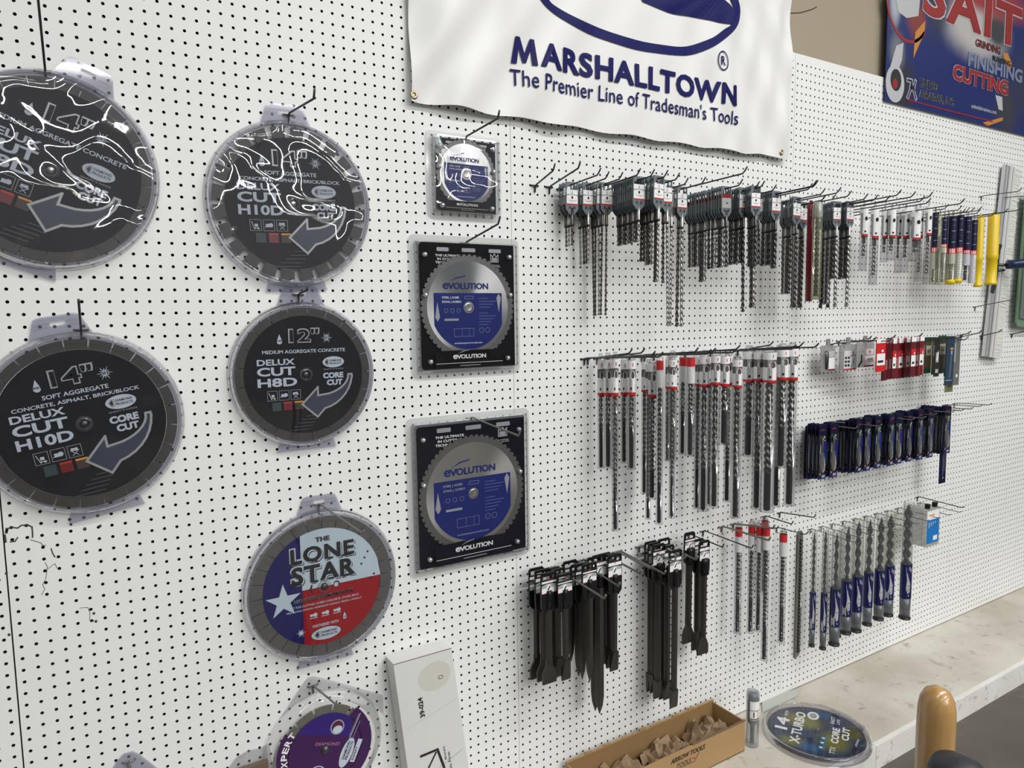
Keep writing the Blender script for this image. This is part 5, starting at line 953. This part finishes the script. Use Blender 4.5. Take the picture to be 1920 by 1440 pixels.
# long white box leaning on the board
BXM=mat('white_box_card',(.66,.66,.64),.5,noise=.05,nscale=6,bump=.2); X0=32.2
r=root('cardboard_box',35.2,2.4,-60.2,'tall white box marked 39-024 leaning against the pegboard','box',rx=0)
mb=MB(); H=60.2-36.0; w_=3.3; fr_=[(-w_,0),(w_,0),(w_,H),(-w_,H)]
Zl=-36.2; 
def bx(x0,x1): return x0
mb.ext([(-1.2,0),(5.9,0),(2.95,H-.1),(-3.7,H)],-.0,2.1,BXM); mb.build('box_body',r)
mb=MB(); e=mat('brown_board_edge',(.20,.13,.08),.6); mb.rect(-3.7,2.95,H-.09,H,-.01,e); mb.build('box_edge',r,'worn brown top edge')
def lx(z): # centre line of the leaning box at height z
    t=z/H; return (-1.2+5.9)/2*(1-t)+(-.375)*t
mb=MB(); y=-.02
mb.text('39-024',lx(18.6)-1.0,18.6,2.3,.55,y,INK,rot=97,bold=.045)
mb.text('HOR',lx(10.)-.35,8.5,3.6,1.25,y,INK,rot=97,bold=.005); mb.stroke([(lx(13)-1.8,13.2),(lx(13)+.1,13.3),(lx(11)+.6,11.0)],.28,y,INK); mb.stroke([(lx(13)-.1,13.0),(lx(11)-1.9,10.5)],.2,y,INK); mb.ring(lx(11)-2.0,10.2,.32,.32,.1,y,INK,18)
mb.text('BRANDS',lx(12)+.85,12.6,1.6,.22,y,INK,rot=97,bold=.01); mb.text('Puts Your Tools First',lx(9)+1.3,9.6,6.0,.32,y,INK,rot=97,bold=.01); mb.text('24"',lx(7)+2.9,7.8,1.0,.36,y,INK,rot=97,bold=.01)
mb.stroke([(lx(10)-2.9,10.0),(lx(12)+3.0,12.3)],.06,y,GREYP); mb.stroke([(lx(17)-2.9,16.7),(lx(18)+3.0,18.3)],.04,y,mat('crease_grey',(.5,.5,.48),.6)); mb.ell(lx(21)+.9,21.6,1.9,1.6,y+.012,mat('yellow_stain',(.58,.57,.51),.6),24)
mb.ring(lx(21)+1.6,21.3,.3,.22,.06,y,CHAR,14); mb.build('printed_marks',r)
# ================================================================== ON THE PLATFORM
KRAFT=mat('kraft_cardboard',(.36,.225,.10),.65,noise=.1,nscale=12); KIN=mat('kraft_inside',(.26,.155,.065),.7,noise=.12,nscale=9)
r=root('cardboard_box',67,.9,-60.2,'long open brown cardboard box marked ARROW TOOLS on the platform','box',rz=math.radians(.5)); mb=MB(); W2=13; D_=5.8; Hh=4.3; t=.18
mb.box(-W2,W2,-D_,-D_+t,0,Hh,KRAFT); mb.box(-W2,W2,-t,0,0,Hh+.25,KIN); mb.box(-W2,-W2+t,-D_+t,-t,0,Hh+.1,KRAFT); mb.box(W2-t,W2,-D_+t,-t,0,Hh,KRAFT); mb.box(-W2,W2,-D_,0,0,.15,KIN); mb.build('box_body',r)
mb=MB(); n=26
for i in range(n):
    x=-W2+2*W2*i/n; h=.18+.22*abs(math.sin(i*1.7)); mb.box(x,x+2*W2/n,-.25,.02,Hh+.2,Hh+.2+h*(.5 if i%3 else 1),KRAFT); h2=.05+.12*abs(math.sin(i*2.3)); mb.box(x,x+2*W2/n,-D_-.03,-D_+t,Hh-.02,Hh+h2,mat('torn_card_edge',(.16,.10,.05),.8)) if x>2 else None
mb.build('torn_edge',r,'ragged torn flap edges')
mb=MB(); y=-D_-.02; bk=mat('box_print',(.04,.025,.015),.6); mb.text('ARROW TOOLS',2.2,3.4,6.2,.66,y,bk,bold=.04,shear=.3); mb.text('TOOLS',1.5,2.45,2.6,.6,y,bk,bold=.02,shear=.3); mb.rect(3.1,3.5,2.35,2.6,y,RED); mb.stroke([(-.2,2.0),(3.4,2.0),(4.1,2.85),(4.1,2.95)],.07,y,bk); mb.build('printed_marks',r)
# crumpled kraft paper
def crumple(x0,x1,seed,z0,amp):
    rnd=random.Random(seed); mb=MB(); nx,ny=13,7; v=[];f=[]
    for i in range(nx+1):
        for j in range(ny+1):
            x=x0+(x1-x0)*i/nx; y=-D_+.45+(D_-.95)*j/ny; e=min(1,.55+min(i,nx-i)*.25)
            v.append((x+rnd.uniform(-.22,.22),y+(rnd.uniform(-.25,.25) if 0<j<ny else 0),max(.3,z0*e*.82+amp*rnd.uniform(-.55,.45)+.25*amp*math.sin(i*1.1+seed))))
    for i in range(nx):
        for j in range(ny):
            a=i*(ny+1)+j; q=(a,a+ny+1,a+ny+2,a+1)
            f+= [(q[0],q[1],q[2]),(q[0],q[2],q[3])] if rnd.random()<.5 else [(q[0],q[1],q[3]),(q[1],q[2],q[3])]
    mb.add(v,f,mat('crumpled_kraft',(.28,.19,.11),.75),False); o=mb.build('packing_paper'); place(o,67,.9,-60.2,rz=math.radians(.5)); return o
tag(crumple(5.5,12.6,3,3.4,2.0),'tallest crumpled brown packing paper at the right end of the open box','packing paper','crumpled paper in the open box'); tag(crumple(-1.8,5.3,8,2.9,1.4),'crumpled brown packing paper in the middle of the open box','packing paper','crumpled paper in the open box'); tag(crumple(-9,-2,5,2.6,1.2),'crumpled brown packing paper at the near left end of the open box','packing paper','crumpled paper in the open box')
# upright clear tube
X,d=PZ(1410,1396,-60.2); o=root('bit_tube',X,d,-60.2,'clear tube with a grey core bit standing upright on the platform','drill bit'); L=ZV(X,d,1296)+60.2; rr_=.88; mb=MB()
TC=clear('clear_grey_tube',(.84,.86,.87),.07,.08,haze=.16,hazecol=(.60,.63,.65),edge=.5); mb.lathe_z([(rr_*.9,L),(rr_,L-.2),(rr_,.1),(rr_*.9,.02)],TC,24); mb.build('tube',o)
GM=mat('grey_blue_metal',(.16,.19,.22),.4,metal=.4); mb=MB(); mb.lathe_z([(.62,L-.35),(.66,L-.6),(.66,L*.45),(.3,L*.36),(.28,.3)],GM,18); mb.build('core_bit',o)
mb=MB(); cyl_patch(mb,rr_*1.01,-1.3,1.5,L*.52,L*.86,PAPER,14); cyl_patch(mb,rr_*1.01+.01,-1.3,1.5,L*.53,L*.55,DRED,14); cyl_patch(mb,rr_*1.01+.01,-1.3,1.5,L*.69,L*.70,DRED,14); mb.warp=wrapf(rr_*1.025)
mb.rect(-.7,-.55,L*.57,L*.67,0,INK); mb.rect(.25,.9,L*.57,L*.66,0,CHAR); mb.rect(-.1,-.02,L*.53,L*.70,0,DRED)
for i in range(5): mb.rect(-.6,.6-.2*(i%2),L*(.72+.025*i),L*(.727+.025*i),0,GREYP)
mb.build('label',o)
# flat round blade pack X-TURBO
X,d=PZ(1530,1368,-59.4); r=root('saw_blade_pack',X,d,-60.2,'round blade pack lying flat on the platform, label reading X-TURBO','saw blade',rz=0); r.rotation_euler=(math.radians(-90),0,math.radians(0))
R=7.15; mb=MB(); mb.lathe_y([(R*.95,0),(R,0),(R,-.15),(R*.97,-.5),(R*.965,-.9),(R*.935,-.98),(R*.93,-.85)],RIM,72); mb.ext([(R*.75,-3.4),(R*1.06,-2.6),(R*1.06,2.6),(R*.75,3.4)],-.1,0,RIM); mb.build('clamshell',r)
mb=MB(); mb.lathe_y([(.4,-.45),(R*.9,-.45),(R*.9,-.4)],RIMST,64,smooth=False); mb.build('blade',r)
XL=blobs('camo_turbo_print',(.022,.035,.075),[(-2,2,3.6,2.6,(.17,.17,.03)),(2.4,-1.5,2.8,3.6,(.15,.15,.03)),(-2.6,-3.8,2.6,1.8,(.15,.15,.03)),(-.5,-4.2,2.0,1.4,(.02,.10,.22)),(4.6,1.8,1.9,2.4,(.09,.09,.03)),(.4,4.8,1.5,1.3,(.02,.08,.18)),(5.3,-2.5,1.2,1.8,(.02,.02,.03))])
mb=MB(); mb.lathe_y([(.4,-.50),(R*.865,-.50),(R*.865,-.46)],XL,64,smooth=False); y=-.515; RT=90
def xt(t,a,b,wd,h,bold,m=PAPER): mb.text(t,a,b,wd,h,y,m,rot=RT,bold=bold)
xt('14',-4.5,.1,3.2,1.7,.04); xt('INCH',-4.3,3.0,1.4,.45,.01); xt('X-TURBO',-2.4,.0,8.4,1.35,.035); mb.ell(-.75,4.0,.8,1.1,y,PAPER,20); mb.ell(-.75,4.0,.5,.75,y-.01,GREYP,16)
xt('TTX',2.4,-3.6,1.7,.7,.01); xt('CORE',2.5,.2,4.0,1.0,.05); xt('CUT',3.75,1.2,3.3,.95,.05); xt('FAST',1.9,4.1,1.9,.55,.01); xt('LIFE',2.6,4.0,1.4,.4,.01)
for k in range(3): mb.T(1.0+.05*k,-3.6+1.2*k,RT,1); mb.rect(-.4,.4,-.4,.4,y,mat('icon_blue',(.02,.17,.36),.4)); mb.rect(-.2,.15,-.15,.2,y-.01,PAPER); mb.T()
mb.poly([(5.2,-1.5),(5.5,.6),(5.3,.9),(5.0,-.9)],y,GREYP); mb.ring(-.2,.7,.5,.5,.1,y,GREYP,16,-60,60)
mb.build('printed_label',r).rotation_euler=(0,math.radians(60),0); mb=MB(); mb.lathe_y([(0,-.6),(.3,-.6),(.38,-.5)],INK,16); mb.build('centre_post',r)
v=[];f=[];mb=MB()
for i in range(9):
    for j in range(48): q=i/8; t_=2*math.pi*j/48; v.append((q*R*.93*math.cos(t_),-.9-.04*(1-q*q),q*R*.93*math.sin(t_)))
for i in range(8):
    for j in range(48): f.append((i*48+j,(i+1)*48+j,(i+1)*48+(j+1)%48,i*48+(j+1)%48))
mb.add(v,f,FILM,True); mb.build('front_film',r)
# loose tag behind it
a=PZ(1428,1310,-60.1); b=PZ(1500,1291,-60.1); c=PZ(1497,1303,-60.1); e=PZ(1430,1336,-60.1)
mb=MB(); mb.add([(p[0],-p[1],-60.2+zz) for p,zz in ((a,.25),(e,.1),(c,.05),(b,.2))]+[(p[0],-p[1],-60.24+zz) for p,zz in ((a,.25),(e,.1),(c,.05),(b,.2))],[(0,1,2,3),(7,6,5,4),(0,4,5,1),(1,5,6,2),(2,6,7,3),(3,7,4,0)],mat('pale_green_card',(.42,.44,.39),.5))
o=mb.build('card_tag'); o.location=(0,0,Z0*S); tag(o,'pale grey-green card lying between the upright tube and the pegboard','card')
# ================================================================== RIGHT EDGE: finishing broom, green pack
ALU=mat('aluminium_extrusion',(.62,.63,.64),.32,metal=.75); BRI=mat('white_bristles',(.66,.66,.62),.6,noise=.12,nscale=90,bump=.6)
d=1.1; xa,za=P(1886,308,d); xb,zb=P(1846,668,d); Lb=math.hypot(xa-xb,za-zb); ang=math.atan2(xa-xb,za-zb)
o=root('finishing_broom',xb,d,zb,'aluminium-backed concrete finishing broom head hanging upright by the right edge','broom',ry=ang); mb=MB()
mb.ext([(0,0),(1.3,0),(1.3,Lb),(0,Lb)],-.0,.6,ALU)
for x in (1.45,2.45): mb.box(x,x+.65,-.35,.3,0,Lb,mat('bright_ridge',(.80,.80,.79),.35,metal=.3))
mb.box(1.3,3.2,-.05,.5,.02,Lb-.02,mat('aluminium_groove',(.16,.16,.16),.5,metal=.5)); mb.build('aluminium_back',o)
mb=MB(); rnd=random.Random(4); n=150
for i in range(n):
    z=Lb*i/n; mb.ext([(3.2,z),(5.9+rnd.uniform(-.35,.5),z+rnd.uniform(-.1,.1)),(5.9+rnd.uniform(-.35,.5),z+Lb/n+.05),(3.2,z+Lb/n)],-.10+rnd.uniform(-.05,.05),.5,BRI)
q_=mb.build('bristles',o); q_['kind']='stuff'
mb=MB(); zc=ZV(xb,d,496)-zb; DK=mat('dark_bracket',(.05,.05,.055),.4,metal=.6); mb.ext([(-1.6,zc-5.2),(-1.0,zc-5.4),(-.4,zc-3.6),(-.5,zc+2.6),(.1,zc+3.6),(-.4,zc+3.9),(-.9,zc+3.2),(-1.1,zc-.6)],-.9,-.5,DK); mb.tube([(-.8,-.7,zc),(.6,-1.1,zc+.1),(1.5,-1.9,zc+.2)],.3,DSTEEL); mb.tube([(-.4,-.8,zc-1.1),(1.0,-1.3,zc-.8)],.22,DK); mb.build('handle_bracket',o)
mb=MB(); mb.tube([(1.0,-1.6,zc+.2),(1.9,-2.6,zc+.3),(4.4,-8.5,zc+1.2)],.85,mat('navy_handle',(.012,.022,.075),.3),12); mb.build('handle_socket',o,'dark blue handle socket')
d=1.5; xb2,zb2=P(1904,612,d); GED=mat('green_edge',(.14,.24,.15),.4); o=root('tool_pack',xb2,d,zb2,'dark tool pack with a pale green plastic rim, cropped by the right edge','tool pack',ry=math.radians(2.5))
mb=MB(); mb.ext([(0,.9),(.5,.15),(1.3,0),(9,-.2),(9,26),(0,26)],-.1,.2,GED); mb.ext([(.5,1.6),(9,1.2),(9,26),(.5,26)],-.45,-.1,clear('green_clear',(.7,.8,.72),.08,.1,haze=.3,hazecol=(.45,.52,.47),edge=.4)); mb.build('plastic_rim',o)
mb=MB(); mb.ext([(2.0,2.2),(9,1.8),(9,25),(2.0,25)],-.52,-.46,mat('pack_dark_print',(.05,.05,.055),.4,noise=.6,nscale=12)); mb.rect(3.,8.,10,14,-.53,mat('pack_grey_print',(.22,.22,.23),.4)); mb.build('printed_card',o)
for i,(bu,bv,tu,tv,lb) in enumerate([(1838.6,369,1908,359,'empty thin peg hook crossing in front of the broom head, upper one'),(1826.8,575.7,1894,562.7,'empty thin peg hook crossing in front of the broom head, lower one'),(1872,373,1940,366,'dark peg hook leaving the picture at the right, level with the broom top')]):
    X,Z=P(bu,bv,0); dd,zt=PX(tu,tv,X); hook(X,Z,dd,zt-Z,lb,'peg hooks near the broom',m=WIRE,r=.075,tipa=35)
# ================================================================== FOREGROUND HANDLES
WOOD=bpy.data.materials.new('lacquered_wood'); WOOD.use_nodes=True; n_,l_=nodes(WOOD); b_=n_['Principled BSDF']; b_.inputs['Roughness'].default_value=.28; b_.inputs['Coat Weight'].default_value=.6; b_.inputs['Coat Roughness'].default_value=.12
tc=n_.new('ShaderNodeTexCoord'); mp=n_.new('ShaderNodeMapping'); mp.inputs['Scale'].default_value=(40,40,2.2); nz=n_.new('ShaderNodeTexNoise'); nz.inputs['Scale'].default_value=1.6; nz.inputs['Detail'].default_value=5; cr=n_.new('ShaderNodeValToRGB')
cr.color_ramp.elements[0].color=(.30,.155,.045,1); cr.color_ramp.elements[0].position=.3; cr.color_ramp.elements[1].color=(.56,.34,.13,1); cr.color_ramp.elements[1].position=.75
l_.new(tc.outputs['Object'],mp.inputs[0]); l_.new(mp.outputs[0],nz.inputs['Vector']); l_.new(nz.outputs['Fac'],cr.inputs[0]); l_.new(cr.outputs[0],b_.inputs['Base Color'])
D=30.; p=CAM+D*ray(1755,1283); q_=CAM+D*ray(1755,1360); rw=32.5/F*D*((q_-CAM)@F_)/D
X,d,Zt=q_[0],-q_[1],p[2]; o=root('long_handled_hammer',X,d,-63.7,'lacquered wooden tool handle with rounded end in the right foreground','hammer'); H=Zt+63.7; mb=MB()
mb.lathe_z([(.01,H),(rw*.35,H-.06),(rw*.66,H-.22),(rw*.88,H-.55),(rw*.97,H-.95),(rw,H-1.6),(rw*.99,H-5),(rw*.96,H-20),(rw*.96,1)],WOOD,28,caps=False); mb.build('shaft',o)
mb=MB(); mb.box(-1,1,-1,1,0,2.6,mat('forged_head',(.04,.04,.042),.5,metal=.5)); mb.build('steel_head',o)
D2=27.; p=CAM+D2*ray(1796,1421); X,d,Zt=p[0],-p[1],p[2]; o=root('long_handled_hammer',X,d,-63.7,'dark rubber handle end at the bottom edge, just right of the wooden handle','hammer'); H=Zt+63.7; mb=MB(); RB=mat('black_rubber',(.018,.018,.024),.45)
mb.lathe_z([(.01,H),(.45,H-.05),(.85,H-.22),(1.,H-.55),(.95,H-1.5),(.6,H-3),(.55,3)],RB,24,caps=False); mb.build('shaft',o); mb=MB(); mb.box(-.9,.9,-.9,.9,0,3.2,mat('forged_head',(.04,.04,.042),.5,metal=.5)); mb.build('steel_head',o)
